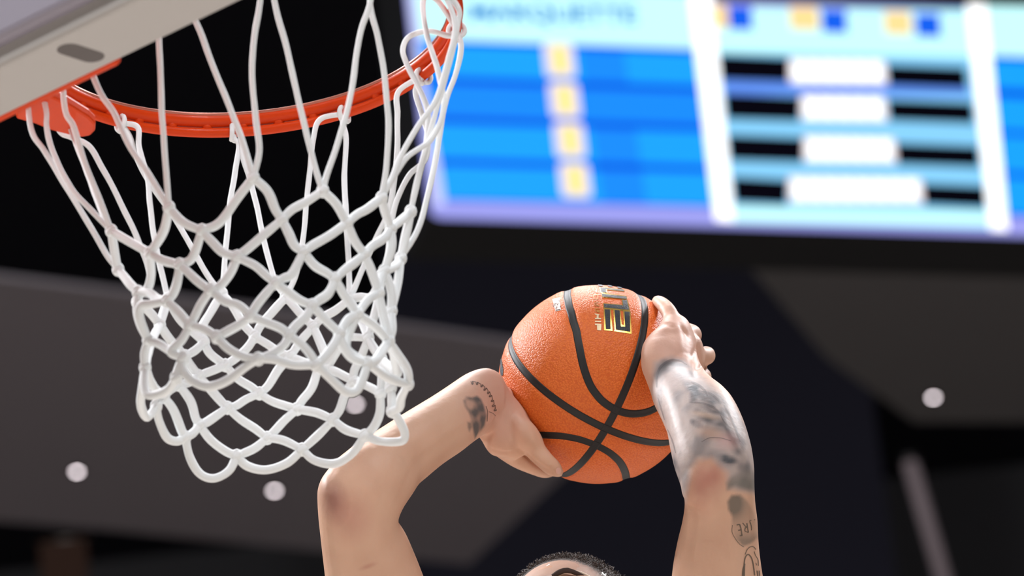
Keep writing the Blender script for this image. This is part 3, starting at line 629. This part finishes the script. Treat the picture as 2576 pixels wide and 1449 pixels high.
# --- head and neck
HC_ = at(1443, 1600, 6.18); T_ = -unit(ray(1444, 1578))
HF = unit(T_*math.cos(.63)+UP*math.sin(.63)-RT*.42); HU = unit(UP*math.cos(.63)-T_*math.sin(.63)); HU = unit(HU-HF*(HU@HF)); HR = np.cross(HF, HU)
def hp(r, u, f_): return HC_+HR*r+HU*u+HF*f_
body.append(ellipsoid(HC_, HR*.078, HU*.086, HF*.092, 32, 20))
body.append(ellipsoid(hp(0, .018, .020), HR*.067, HU*.060, HF*.074, 28, 16))
body.append(ellipsoid(hp(0, -.055, .035), HR*.058, HU*.060, HF*.058, 28, 16))
body.append(ellipsoid(hp(0, -.096, .062), HR*.026, HU*.018, HF*.024))
body.append(ellipsoid(hp(0, -.028, .095), HR*.009, HU*.030, HF*.014))
body.append(ellipsoid(hp(0, -.048, .105), HR*.017, HU*.011, HF*.014))
body.append(ellipsoid(hp(0, -.074, .088), HR*.024, HU*.006, HF*.012))
body.append(ellipsoid(hp(0, -.083, .086), HR*.020, HU*.007, HF*.012))
for s in (-1, 1):
    body.append(ellipsoid(hp(s*.080, -.015, -.005), HR*.008, HU*.032, HF*.018))
    body.append(ellipsoid(hp(s*.034, .014, .078), HR*.026, HU*.008, HF*.014))
    body.append(ellipsoid(hp(s*.045, -.035, .062), HR*.024, HU*.018, HF*.022))
SC = (SHL+SHR)/2; ZV = np.array([0, 0, 1.0])
SX = unit(SHR-SHL); SX[2] = 0; SX = unit(SX); SY = np.cross(ZV, SX)   # SY away from the camera
TO = SC+ZV*-.02+SY*.03
body.append(chain([HC_-HU*.05-HF*.02, TO+ZV*.08, TO-ZV*.03], [.062, .060, .075], 24))
def ring_loft(rows, seg=36):
    """rows: centre, half width vector, half depth vector"""
    V = []
    cs = catmull([r[0] for r in rows], 4); xs = catmull([r[1] for r in rows], 4); ys = catmull([r[2] for r in rows], 4)
    for c, x, y in zip(cs, xs, ys):
        for k in range(seg):
            a = 2*math.pi*k/seg; cc = math.cos(a); ss = math.sin(a)
            V.append(c+x*(abs(cc)**.85*np.sign(cc))+y*(abs(ss)**.85*np.sign(ss)))
    n = len(cs); F = [(i*seg+k, (i+1)*seg+k, (i+1)*seg+(k+1) % seg, i*seg+(k+1) % seg) for i in range(n-1) for k in range(seg)]
    return V, F, n, seg
def closed_ring(rows):
    V, F, n, seg = ring_loft(rows); V = list(V); V += [rows[0][0], rows[-1][0]]; t = len(V)-2
    F += [(t, k, (k+1) % seg) for k in range(seg)]+[(t+1, (n-1)*seg+(k+1) % seg, (n-1)*seg+k) for k in range(seg)]
    return V, F
trows = [(TO+ZV*.02, .10, .07), (TO-ZV*.04, .19, .095), (TO-ZV*.14, .195, .12), (TO-ZV*.28, .175, .115), (TO-ZV*.42, .155, .105), (TO-ZV*.52, .165, .11), (TO-ZV*.62, .17, .115)]
body.append(closed_ring([(c, SX*w_, SY*d_) for c, w_, d_ in trows]))
for S_ in (SHL, SHR): body.append(ellipsoid(S_+(SC-S_)*.10, SX*.072, SY*.066, ZV*.070)); body.append(ellipsoid(S_+(SC-S_)*.42+ZV*.015, SX*.10, SY*.062, ZV*.052))
HIP = TO-ZV*.60; legpts = {}
for s, kb, kf in ((-1, .10, -.16), (1, .02, -.02)):
    h = HIP+SX*s*.095; kn = h-ZV*.44+SY*kf+SX*s*.03; an = kn-ZV*(.40)+SY*(kb+.12); 
    legpts[s] = (h, kn, an)
    body.append(chain([h+ZV*.05, h-ZV*.12+SY*kf*.3, kn+ZV*.08, kn, kn-ZV*.12+(an-kn)*.1, an+ZV*.10, an], [.098, .088, .066, .058, .058, .040, .037], 24))
    body.append(chain([an+SY*.02-ZV*.03, an-SY*.06-ZV*.06, an-SY*.16-ZV*.085], [.038, .036, .028], 18))
v, f = merge(body)
tmp = bpy.data.meshes.new('tmp'); tmp.from_pydata([tuple(map(float, p)) for p in v], [], f); tmp.update()
to = bpy.data.objects.new('tmp', tmp); COL.objects.link(to)
rm = to.modifiers.new('r', 'REMESH'); rm.mode = 'VOXEL'; rm.voxel_size = .0024; rm.adaptivity = 0
sm = to.modifiers.new('s', 'SMOOTH'); sm.factor = .5; sm.iterations = 5
bpy.context.view_layer.update()
bm_ = bpy.data.meshes.new_from_object(to.evaluated_get(bpy.context.evaluated_depsgraph_get()))
COL.objects.unlink(to); bpy.data.objects.remove(to)
NV = len(bm_.vertices); co = np.empty(NV*3, np.float32); bm_.vertices.foreach_get('co', co); co = co.reshape(-1, 3).astype(float)
no = np.empty(NV*3, np.float32); bm_.vertices.foreach_get('normal', no); no = no.reshape(-1, 3)
d0_ = co-CP; z0_ = d0_@FW; qx = W/2+FPX*(d0_@RT)/z0_; qy = H/2-FPX*(d0_@UP)/z0_; fr_ = (no@FW) < -.1
def sculpt(pts, amp, sig):
    P = catmull([(a, b2, 0) for a, b2 in pts], 5)[:, :2]; dm = np.full(NV, 1e9); tt = np.zeros(NV)
    sel = np.where(fr_ & (qx > P[:, 0].min()-4*sig) & (qx < P[:, 0].max()+4*sig) & (qy > P[:, 1].min()-4*sig) & (qy < P[:, 1].max()+4*sig))[0]
    for i in range(len(P)-1):
        a, b2 = P[i], P[i+1]; ab = b2-a; t = np.clip(((qx[sel]-a[0])*ab[0]+(qy[sel]-a[1])*ab[1])/(ab@ab+1e-9), 0, 1)
        dd = np.hypot(qx[sel]-a[0]-t*ab[0], qy[sel]-a[1]-t*ab[1]); m_ = dd < dm[sel]; k = sel[m_]; dm[k] = dd[m_]; tt[k] = (i+t[m_])/(len(P)-1)
    w_ = np.exp(-(dm[sel]/sig)**2)*np.sin(math.pi*np.clip(tt[sel], .03, .97))**.5
    co[sel] += no[sel]*(amp*w_)[:, None]
# left hand: thumb web crease, palm folds, knuckle mound; wrist folds and tendons
sculpt([(1298, 1128), (1320, 1142), (1345, 1165), (1375, 1184), (1392, 1190)], -.0028, 5)
sculpt([(1232, 1128), (1262, 1138), (1290, 1136), (1302, 1128)], -.0012, 4)
sculpt([(1222, 1086), (1240, 1068), (1252, 1046), (1250, 1034)], -.0016, 5)
sculpt([(1215, 1080), (1232, 1058), (1246, 1030)], -.0010, 3.5)
sculpt([(1290, 1045), (1300, 1030), (1310, 1024)], -.0008, 3.5)
sculpt([(1372, 1182), (1384, 1178), (1392, 1172)], -.0008, 3)
sculpt([(1330, 1090), (1340, 1105), (1350, 1125)], .0014, 10)
sculpt([(1270, 1010), (1300, 1060), (1325, 1095)], .0018, 16)
sculpt([(1240, 1010), (1270, 1060), (1290, 1110)], -.0018, 14)
# left forearm muscle line, vein, elbow
sculpt([(1150, 1090), (1090, 1125), (1040, 1170), (1015, 1230)], -.0016, 14)
sculpt([(1180, 1050), (1110, 1100), (1050, 1150), (1010, 1200)], .0014, 12)
sculpt([(905, 1230), (930, 1236), (960, 1240)], .0020, 24)
sculpt([(855, 1300), (880, 1280), (915, 1310)], -.0022, 18)
sculpt([(830, 1230), (842, 1262)], .0016, 16)
sculpt([(930, 1400), (960, 1360), (985, 1320)], .0022, 26)
# right arm: ulna edge, tricep line, wrist tendons, knuckle grooves
sculpt([(1742, 1262), (1738, 1310), (1730, 1370), (1722, 1449)], -.0022, 12)
sculpt([(1728, 1240), (1734, 1290), (1732, 1340)], .0020, 9)
sculpt([(1800, 1300), (1830, 1360), (1850, 1440)], .0022, 24)
sculpt([(1700, 930), (1740, 975), (1790, 1030), (1840, 1100)], .0016, 16)
sculpt([(1720, 950), (1762, 1000), (1812, 1070)], -.0014, 9)
sculpt([(1680, 960), (1690, 1030), (1710, 1110)], .0018, 20)
sculpt([(1712, 816), (1722, 832), (1732, 850)], -.0022, 5)
sculpt([(1758, 868), (1748, 884), (1742, 900)], -.0020, 6)
sculpt([(1774, 918), (1762, 924), (1750, 930)], -.0020, 5)
sculpt([(1700, 815), (1712, 850), (1716, 890)], .0014, 9)
sculpt([(1735, 905), (1742, 930), (1748, 950)], -.0012, 5)
sculpt([(1668, 812), (1690, 822), (1708, 818)], -.0008, 4)
sculpt([(1658, 772), (1672, 766)], -.0005, 3)
sculpt([(1640, 960), (1650, 1000), (1668, 1050)], .0016, 10)
# gentle push out of the ball (skin flattens against the leather)
dv = co-BC; dl = np.linalg.norm(dv, axis=1); ins = dl < BR+.0004
co[ins] = BC+dv[ins]/dl[ins][:, None]*(BR+.0004)
bm_.vertices.foreach_set('co', co.astype(np.float32).ravel()); bm_.update()
print('body verts', NV)
# --- colour attribute: tattoos and natural skin variation
d = co-CP; zz = d@FW; px = W/2+FPX*(d@RT)/zz; py = H/2-FPX*(d@UP)/zz
facing = np.clip(-(no@FW)*4+.6, 0, 1)
def blob(cx, cy, rx, ry, ang=0, soft=.35):
    a = math.radians(ang); X = (px-cx)*math.cos(a)+(py-cy)*math.sin(a); Y = -(px-cx)*math.sin(a)+(py-cy)*math.cos(a)
    r_ = np.sqrt((X/rx)**2+(Y/ry)**2); return np.clip((1+soft-r_)/(2*soft), 0, 1)
near = (px > 700) & (px < 2000) & (py < 1500)
def nz_(sc, off=0):
    out = np.zeros(NV); idx_ = np.where(near)[0]
    for i in idx_: out[i] = noise.noise(Vector((co[i, 0]*sc+off, co[i, 1]*sc, co[i, 2]*sc)))
    return out
n1 = nz_(34); n2 = nz_(90, 5)
def inpoly(poly, soft=6):
    P = np.array(poly, float); n = len(P); inside = np.zeros(NV, bool); dm = np.full(NV, 1e9)
    for i in range(n):
        a, b2 = P[i], P[(i+1) % n]
        cond = ((a[1] > py) != (b2[1] > py)); xi = (b2[0]-a[0])*(py-a[1])/(b2[1]-a[1]+1e-9)+a[0]; inside ^= cond & (px < xi)
        ab = b2-a; t = np.clip(((px-a[0])*ab[0]+(py-a[1])*ab[1])/(ab@ab), 0, 1); dm = np.minimum(dm, np.hypot(px-a[0]-t*ab[0], py-a[1]-t*ab[1]))
    sd = np.where(inside, dm, -dm); return np.clip(sd/soft*.5+.5, 0, 1)
skin = np.tile(np.array(lin((214, 172, 146))[:3]), (NV, 1))
red = np.array(lin((176, 112, 98))[:3]); pink = np.array(lin((208, 160, 146))[:3])
def mixc(w_, c): 
    global skin
    w_ = np.clip(w_, 0, 1)[:, None]; skin = skin*(1-w_)+np.array(c)*w_
mixc(.35*np.clip(n1+.2, 0, 1)*near, lin((190, 144, 118))[:3])
# knuckles, hands and elbows are pinker
mixc(.55*(blob(1250, 1000, 75, 110, 0, .5)+blob(1700, 860, 90, 110, 0, .5)), pink)
mixc(.75*blob(838, 1258, 26, 42, -10, .7), lin((140, 92, 84))[:3]); mixc(.45*blob(880, 1300, 40, 45, 0, .8), red)
mixc(.70*(blob(1790, 1195, 40, 34, 0, .8)*.8+blob(1765, 1240, 34, 44, 15, .8)*.6+.25*n2*blob(1780, 1215, 50, 60, 0, .8)), red); mixc(.4*blob(925, 1425, 18, 5, -20, .7), red)
ink1 = np.array(lin((86, 86, 90))[:3]); wash = np.array(lin((170, 164, 164))[:3]); gsh = np.array(lin((118, 115, 116))[:3])
right = (px > 1600)&facing.astype(bool)
sleeve = inpoly([(1648, 912), (1690, 900), (1722, 908), (1752, 940), (1800, 975), (1850, 1020), (1905, 1120), (1905, 1240), (1835, 1228), (1830, 1190), (1790, 1150), (1755, 1155), (1738, 1180), (1728, 1230), (1722, 1262), (1700, 1225), (1680, 1150), (1672, 1085), (1655, 1040), (1640, 990)], 10)*(px > 1600)*facing
mixc(sleeve*.72, wash); mixc(sleeve*np.clip(.40+n1*1.5+n2*.7, 0, 1)*.55, gsh)
for (cx, cy, rx, ry, an, st) in ((1665, 930, 14, 26, 20, .5), (1742, 975, 24, 12, 30, .6), (1700, 915, 30, 8, 10, .45), (1775, 1000, 34, 9, 25, .65), (1800, 1030, 32, 10, 15, .7), (1795, 1058, 36, 10, 12, .7), (1752, 1066, 16, 8, 30, .6), (1830, 1075, 8, 40, -20, .5), (1855, 1120, 16, 24, -10, .45), (1690, 1165, 12, 30, -15, .55), (1830, 1155, 24, 10, 12, .75), (1870, 1185, 14, 30, 0, .4), (1745, 995, 10, 24, 10, .5), (1762, 1040, 8, 28, -60, .35), (1702, 1200, 12, 22, -10, .45), (1660, 990, 8, 40, 0, .3)):
    mixc(blob(cx, cy, rx, ry, an, .4)*min(1, st*1.3)*facing*(.8+n2*.8), ink1)
mixc(.5*blob(1790, 1090, 30, 14, 10, .6)*sleeve, lin((214, 168, 140))[:3]); mixc(.5*blob(1775, 1045, 30, 6, 14, .6)*sleeve, lin((214, 178, 150))[:3]); mixc(.45*blob(1830, 1110, 26, 20, 0, .6)*sleeve, lin((206, 150, 142))[:3])
p2 = inpoly([(1838, 1200), (1870, 1180), (1905, 1185), (1910, 1238), (1880, 1232), (1850, 1222), (1830, 1232), (1828, 1215)], 6)*facing
mixc(p2*np.clip(.35+.6*(py-1180)/50, 0, .85), lin((118, 112, 104))[:3])
p3 = inpoly([(1830, 1262), (1840, 1246), (1862, 1244), (1880, 1260), (1898, 1288), (1906, 1320), (1906, 1352), (1888, 1368), (1870, 1374), (1850, 1356), (1842, 1330), (1842, 1300), (1832, 1280)], 4)*facing
mixc(p3*np.clip(.25+.9*np.exp(-((px-1845)**2/800+(py-1268)**2/1200))+.45*np.clip((py-1335)/25, 0, 1)*np.clip((px-1835)/30, 0, 1), 0, .85), lin((96, 92, 84))[:3])
p4 = inpoly([(1166, 1008), (1172, 998), (1188, 1000), (1200, 996), (1210, 1004), (1217, 1020), (1224, 1045), (1220, 1070), (1208, 1086), (1195, 1104), (1190, 1080), (1186, 1058), (1178, 1036), (1168, 1022)], 3)*(px < 1400)*facing
mixc(p4*np.clip(.85+n2*1.1+n1*.4, .25, .95), lin((88, 88, 88))[:3])
p5 = inpoly([(1176, 1062), (1186, 1062), (1188, 1074), (1181, 1086), (1177, 1076)], 3)*(px < 1400); mixc(p5*.7, lin((100, 96, 92))[:3])
ca = bm_.color_attributes.new('skin_colour', 'FLOAT_COLOR', 'POINT')
ca.data.foreach_set('color', np.hstack([skin, np.ones((NV, 1))]).astype(np.float32).ravel())
M_skin = bpy.data.materials.new('skin'); M_skin.use_nodes = True; nt = M_skin.node_tree; b = nt.nodes['Principled BSDF']
at_ = nt.nodes.new('ShaderNodeVertexColor'); at_.layer_name = 'skin_colour'; nt.links.new(at_.outputs['Color'], b.inputs['Base Color'])
b.inputs['Roughness'].default_value = .52; b.inputs['Specular IOR Level'].default_value = .32
b.inputs['Subsurface Weight'].default_value = .12; b.inputs['Subsurface Radius'].default_value = (1, .35, .2); b.inputs['Subsurface Scale'].default_value = .008
tc = nt.nodes.new('ShaderNodeTexCoord'); nn = nt.nodes.new('ShaderNodeTexNoise'); nn.inputs['Scale'].default_value = 120; nn.inputs['Detail'].default_value = 6
nt.links.new(tc.outputs['Object'], nn.inputs['Vector']); bq = nt.nodes.new('ShaderNodeBump'); bq.inputs['Strength'].default_value = .3; bq.inputs['Distance'].default_value = .0015
nt.links.new(nn.outputs['Fac'], bq.inputs['Height']); nt.links.new(bq.outputs['Normal'], b.inputs['Normal'])
bm_.materials.clear(); bm_.materials.append(M_skin); bm_.shade_smooth()
person = thing('person', 'player with raised tattooed arms gripping an orange ball overhead', 'person', TO-ZV*.6)
bo = bpy.data.objects.new('body', bm_); COL.objects.link(bo); put(bo, person)
# --- line tattoos laid on the skin
def fade(m, k):
    nt = m.node_tree; tr = nt.nodes.new('ShaderNodeBsdfTransparent'); ms = nt.nodes.new('ShaderNodeMixShader'); ms.inputs[0].default_value = k
    nt.links.new(tr.outputs[0], ms.inputs[1]); nt.links.new(nt.nodes['Principled BSDF'].outputs[0], ms.inputs[2]); nt.links.new(ms.outputs[0], nt.nodes['Material Output'].inputs['Surface'])
tris = []
bvh = BVHTree.FromObject(bo, bpy.context.evaluated_depsgraph_get()) if False else None
keep = np.where(near)[0]
fidx = np.empty(len(bm_.loops), np.int32); bm_.loops.foreach_get('vertex_index', fidx)
pf = [tuple(p.vertices) for p in bm_.polygons if near[p.vertices[0]]]
remap = -np.ones(NV, int); used = np.unique(np.concatenate([np.array(p) for p in pf])); remap[used] = np.arange(len(used))
bvh = BVHTree.FromPolygons([tuple(co[i]) for i in used], [tuple(int(remap[i]) for i in p) for p in pf])
def skin_hit(x, y, lift=.0004):
    r = unit(ray(x, y)); h = bvh.ray_cast(Vector(CP), Vector(r), 9)
    if h[0] is None: return None, None
    return np.array(h[0])+np.array(h[1])*lift, np.array(h[1])
def stroke(pxs, w_, n=6):
    P = catmull([(a, b2, 0) for a, b2 in pxs], n)[:, :2]; T = np.gradient(P, axis=0); T /= np.linalg.norm(T, axis=1)[:, None]+1e-9; N_ = np.stack([-T[:, 1], T[:, 0]], 1)
    V = []; ok = []
    for i, p in enumerate(P):
        ww = w_ if np.isscalar(w_) else np.interp(i/(len(P)-1), np.linspace(0, 1, len(w_)), w_)
        a, _ = skin_hit(*(p-N_[i]*ww/2)); b2, _ = skin_hit(*(p+N_[i]*ww/2)); 
        if a is None or b2 is None or np.linalg.norm(a-b2) > .02: ok.append(None)
        else: ok.append((a, b2))
    F = []; V = []
    for q in ok: V += list(q) if q else [BC, BC]
    for i in range(len(ok)-1):
        if ok[i] and ok[i+1] and np.linalg.norm(ok[i][0]-ok[i+1][0]) < .03: F.append((2*i, 2*i+1, 2*i+3, 2*i+2))
    usedv = sorted({k for q in F for k in q}); mp = {k: i for i, k in enumerate(usedv)}
    return [V[k] for k in usedv], [tuple(mp[k] for k in q) for q in F]
q = lambda x, y: (1830+x/6.62, 1230+y/6.62)
def strokes(name, L_, m):
    v, f = merge([stroke([p for p in s], w_) for s, w_ in L_])
    if f: return link(name, v, f, m, bo, False)
strokes('tattoo_lettering', [([q(150, 600), q(195, 590), q(205, 610)], 3), ([q(200, 590), q(222, 660), q(240, 775)], 3.2), ([q(175, 690), q(228, 680)], 3), ([q(200, 780), q(245, 772)], 3),
    ([q(250, 565), q(300, 625), q(325, 640)], 2.6), ([q(320, 570), q(345, 725)], 3), ([q(325, 635), q(295, 650), q(290, 700), q(345, 725)], 2.4),
    ([q(375, 575), q(370, 530), q(395, 520)], 2.2), ([q(378, 560), q(398, 640), q(395, 690)], 2.4), ([q(440, 515), q(456, 512)], 2)], M_tat)
strokes('tattoo_line_art', [([q(290, 1090), q(325, 1010), q(375, 965), q(430, 965), q(470, 1010)], 2.2), ([q(262, 1440), q(272, 1280), q(290, 1150), q(335, 1090), q(385, 1130), q(420, 1230), q(450, 1440)], 3.2), ([q(262, 1449), q(268, 1340), q(285, 1240)], (8, 7, 3)), ([q(440, 1040), q(465, 1110), q(505, 1180), q(510, 1280)], 2), ([q(490, 1360), q(500, 1449)], 3), ([q(525, 1360), q(530, 1449)], 3), ([q(470, 1230), q(480, 1270)], 2),
    ([q(80, 600), q(75, 720), q(130, 830), q(200, 920), q(270, 965)], 1.6)], M_tat)
cur = [(1184, 962), (1196, 963), (1208, 968), (1218, 975), (1226, 984), (1232, 992), (1237, 1004), (1241, 1016), (1244, 1027), (1246, 1034)]
scr = []
for i in range(len(cur)-1):
    a = np.array(cur[i], float); b2 = np.array(cur[i+1], float); t_ = unit(b2-a); n_ = np.array([-t_[1], t_[0]]); hgt = (4.5, 3, 3, 5, 3, 3.4, 3, 4.8, 3)[i]
    scr.append(([tuple(a-n_*2.5), tuple(a+t_*4+n_*hgt), tuple(a+t_*6+n_*hgt*.5), tuple(a+t_*4.5-n_*2.5), tuple(b2-n_*1.5)], (1.6, 3.2, 3.2, 1.8)))
scr.append(([(1229, 1036), (1238, 1039), (1246, 1046)], 1.6)); scr.append(([(1222, 1022), (1226, 1036), (1225, 1060)], 1.8))
strokes('tattoo_script', scr, M_tatd)
M_slv = mat('sleeve_tattoo_line', (120, 114, 116), .5, .3)
fade(M_slv, .34); fade(M_tatd, .6); fade(M_tat, .75)
for st_ in [([(1652, 975), (1653, 945), (1664, 922), (1688, 906), (1712, 908), (1728, 918)], (3, 6, 7, 5, 4, 2)), ([(1738, 960), (1756, 968), (1772, 982), (1780, 996)], (2, 6, 6, 2)),
    ([(1765, 985), (1782, 988), (1800, 1000), (1815, 1016)], (2, 5, 5, 2)), ([(1735, 1012), (1765, 1014), (1792, 1024), (1815, 1042)], (2, 4, 6, 2)), ([(1822, 1020), (1838, 1050), (1852, 1082), (1862, 1112)], (2, 5, 5, 2)),
    ([(1812, 1044), (1822, 1062), (1838, 1078)], (2, 3, 2)), ([(1765, 1112), (1785, 1102), (1812, 1102), (1840, 1110)], (1.5, 2.5, 2.5, 1.5)), ([(1680, 1080), (1692, 1110), (1700, 1140)], (2, 4, 2)), ([(1655, 1000), (1664, 1030), (1672, 1056)], (2, 4, 2))]: strokes('tattoo_line', [st_], M_slv)
# thumb nail
v = []
for j in range(7):
    for i in range(7):
        u_, w_ = i/3-1, j/3-1; rr2 = math.hypot(u_, w_); s_ = 1 if rr2 < 1e-6 else max(abs(u_), abs(w_))/rr2
        h_, _ = skin_hit(1404+6.5*u_*s_, 1184+8*w_*s_, .0006); v.append(h_ if h_ is not None else None)
if all(p is not None for p in v):
    link('thumb_nail', v, [(j*7+i, j*7+i+1, (j+1)*7+i+1, (j+1)*7+i) for j in range(6) for i in range(6)], M_nail, bo)
# eyes, brows
for s in (-1, 1):
    c = hp(s*.032, -.004, .076); v, f = ellipsoid(c, HR*.0125, HU*.0115, HF*.0125); e = link('eye', v, f, M_eye, person)
    v, f = ellipsoid(c+HF*.0105, HR*.0055, HU*.0055, HF*.003); link('iris', v, f, M_iris, e)
    pts = [hp(s*.012, .020, .097), hp(s*.030, .026, .093), hp(s*.052, .018, .076)]
    v, f = tube(catmull(pts, 5), [.0022, .003, .0035, .0035, .0035, .0035, .003, .003, .0026, .002, .0012], 8); link('eyebrow', v, f, M_brow, person)
# hair: short tight curls over the crown
def on_head(dirv, lift):
    dh = np.array([dirv@HR, dirv@HU, dirv@HF]); k = 1/math.sqrt((dh[0]/.078)**2+(dh[1]/.086)**2+(dh[2]/.092)**2); return HC_+dirv*(k+lift)
V = []; F = []; nu2, nv2 = 96, 40
for j in range(nv2+1):
    for i in range(nu2):
        ph_ = 2*math.pi*i/nu2
        front = max(0, math.cos(ph_)); lim = math.radians(112-66*front**.8) if front > 0 else math.radians(112)
        t_ = lim*j/nv2; dirv = HU*math.cos(t_)+(HF*math.cos(ph_)+HR*math.sin(ph_))*math.sin(t_)
        lift = (.0055+.0035*noise.noise(Vector((dirv*22).tolist())))*(1-(j/nv2)**6)-.002*(j == nv2); V.append(on_head(dirv, lift))
F = [(j*nu2+i, (j+1)*nu2+i, (j+1)*nu2+(i+1) % nu2, j*nu2+(i+1) % nu2) for j in range(nv2) for i in range(nu2)]
hair = link('hair', V, F, M_hair, person)
parts = []
for k in range(3600):
    ph_ = rng.uniform(0, 2*math.pi); front = max(0, math.cos(ph_)); lim = math.radians(112-64*front**.8); t_ = lim*math.sqrt(rng.uniform(.0, 1)); dirv = HU*math.cos(t_)+(HF*math.cos(ph_)+HR*math.sin(ph_))*math.sin(t_)
    c = on_head(dirv, .003); tv = unit(rng.normal(size=3)); tv = unit(tv-dirv*(tv@dirv)); bv = np.cross(dirv, tv); rr2 = rng.uniform(.0016, .0032); hh_ = rng.uniform(.003, .010)
    pts = [c+dirv*hh_*s_+(tv*math.cos(s_*5.5)+bv*math.sin(s_*5.5))*rr2 for s_ in np.linspace(0, 1, 6)]
    parts.append(tube(pts, .00035, 3))
v, f = merge(parts); cu = link('hair_curls', v, f, M_hair, hair); cu['kind'] = 'stuff'
# clear plastic face mask with two eye openings
M_mask = bpy.data.materials.new('clear_plastic'); M_mask.use_nodes = True; nt = M_mask.node_tree
b = nt.nodes['Principled BSDF']; b.inputs['Base Color'].default_value = (.95, .93, .9, 1); b.inputs['Roughness'].default_value = .08; b.inputs['Specular IOR Level'].default_value = .8
tr = nt.nodes.new('ShaderNodeBsdfTransparent'); ms = nt.nodes.new('ShaderNodeMixShader'); ms.inputs[0].default_value = .22
nt.links.new(tr.outputs[0], ms.inputs[1]); nt.links.new(b.outputs[0], ms.inputs[2]); nt.links.new(ms.outputs[0], nt.nodes['Material Output'].inputs['Surface'])
V = []; F = []; nx, ny = 72, 56; okm = {}
for j in range(ny+1):
    for i in range(nx+1):
        yaw = math.radians(-78+156*i/nx); pit = math.radians(-38+88*j/ny)
        dirv = HF*math.cos(pit)*math.cos(yaw)+HR*math.cos(pit)*math.sin(yaw)+HU*math.sin(pit); V.append(on_head(dirv, .0045+.014*math.exp(-(yaw/.35)**2)*math.exp(-((pit+.25)/.3)**2)))
def hole(i, j):
    yaw = -78+156*(i+.5)/nx; pit = -38+88*(j+.5)/ny
    return any(((yaw-s*23)/17)**2+((pit-4)/15)**2 < 1 for s in (-1, 1)) or (abs(yaw)/78)**2.5+(abs(pit-6)/44)**2.5 > 1
F = [(j*(nx+1)+i, j*(nx+1)+i+1, (j+1)*(nx+1)+i+1, (j+1)*(nx+1)+i) for j in range(ny) for i in range(nx) if not hole(i, j)]
usedv = sorted({k for q_ in F for k in q_}); mp = {k: i for i, k in enumerate(usedv)}
mask = link('face_mask', [V[k] for k in usedv], [tuple(mp[k] for k in q_) for q_ in F], M_mask, person)
mask['label'] = 'clear glossy protective face mask'
so = mask.modifiers.new('solid', 'SOLIDIFY'); so.thickness = .0016
M_rimp = mat('cream_foam_edge', (232, 214, 190), .5)
for s in (-1, 1):
    pts = []
    for a in np.linspace(0, 2*math.pi, 33)[:-1]:
        yaw = math.radians(s*23+17*math.cos(a)); pit = math.radians(4+15*math.sin(a)); dirv = HF*math.cos(pit)*math.cos(yaw)+HR*math.cos(pit)*math.sin(yaw)+HU*math.sin(pit); pts.append(on_head(dirv, .005))
    v, f = tube(pts, .0016, 8, True); link('eye_opening_edge', v, f, M_rimp, mask)
# clothing
def cloth(name, rows, m, parent=person):
    V, F, n, seg = ring_loft(rows); o = link(name, V, F, m, parent); s_ = o.modifiers.new('s', 'SOLIDIFY'); s_.thickness = .003; return o
cloth('jersey', [(c, SX*(w_+.012), SY*(d_+.014)) for c, w_, d_ in [(TO-ZV*.10, .160, .112)]+trows[2:]], M_jersey)
for s in (-1, 1):
    pts = [TO+SX*s*.115-SY*.128-ZV*.13, TO+SX*s*.115-SY*.10-ZV*.0, TO+SX*s*.11+ZV*.045, TO+SX*s*.115+SY*.10-ZV*.0, TO+SX*s*.115+SY*.128-ZV*.13]
    A_ = catmull(pts, 6); V = []
    for p in A_: V += [p-SX*.035, p+SX*.035]
    o = link('shoulder_strap', V, [(2*i, 2*i+1, 2*i+3, 2*i+2) for i in range(len(A_)-1)], M_jersey, person); s_ = o.modifiers.new('s', 'SOLIDIFY'); s_.thickness = .003
cloth('shorts', [(HIP+ZV*.08, SX*.19, SY*.135), (HIP-ZV*.02, SX*.205, SY*.145), (HIP-ZV*.12-SY*.01, SX*.215, SY*.15), (HIP-ZV*.20-SY*.01, SX*.222, SY*.155)], M_jersey)
for s in (-1, 1):
    h, kn, an = legpts[s]; cloth('shorts_leg', [(h-ZV*.14+(kn-h)*.05, SX*.115, SY*.13), (h+(kn-h)*.55, SX*.11, SY*.12), (h+(kn-h)*.78, SX*.108, SY*.115)], M_jersey)
    v, f = merge([chain([an+SY*.03-ZV*.035, an-SY*.06-ZV*.065, an-SY*.17-ZV*.09], [.050, .047, .038], 18)]); sh = link('shoe', v, f, M_shoe, person)
    v, f = chain([an+SY*.035-ZV*.08, an-SY*.06-ZV*.10, an-SY*.18-ZV*.12], [.024, .026, .020], 12); link('sole', v, f, M_sole, sh)
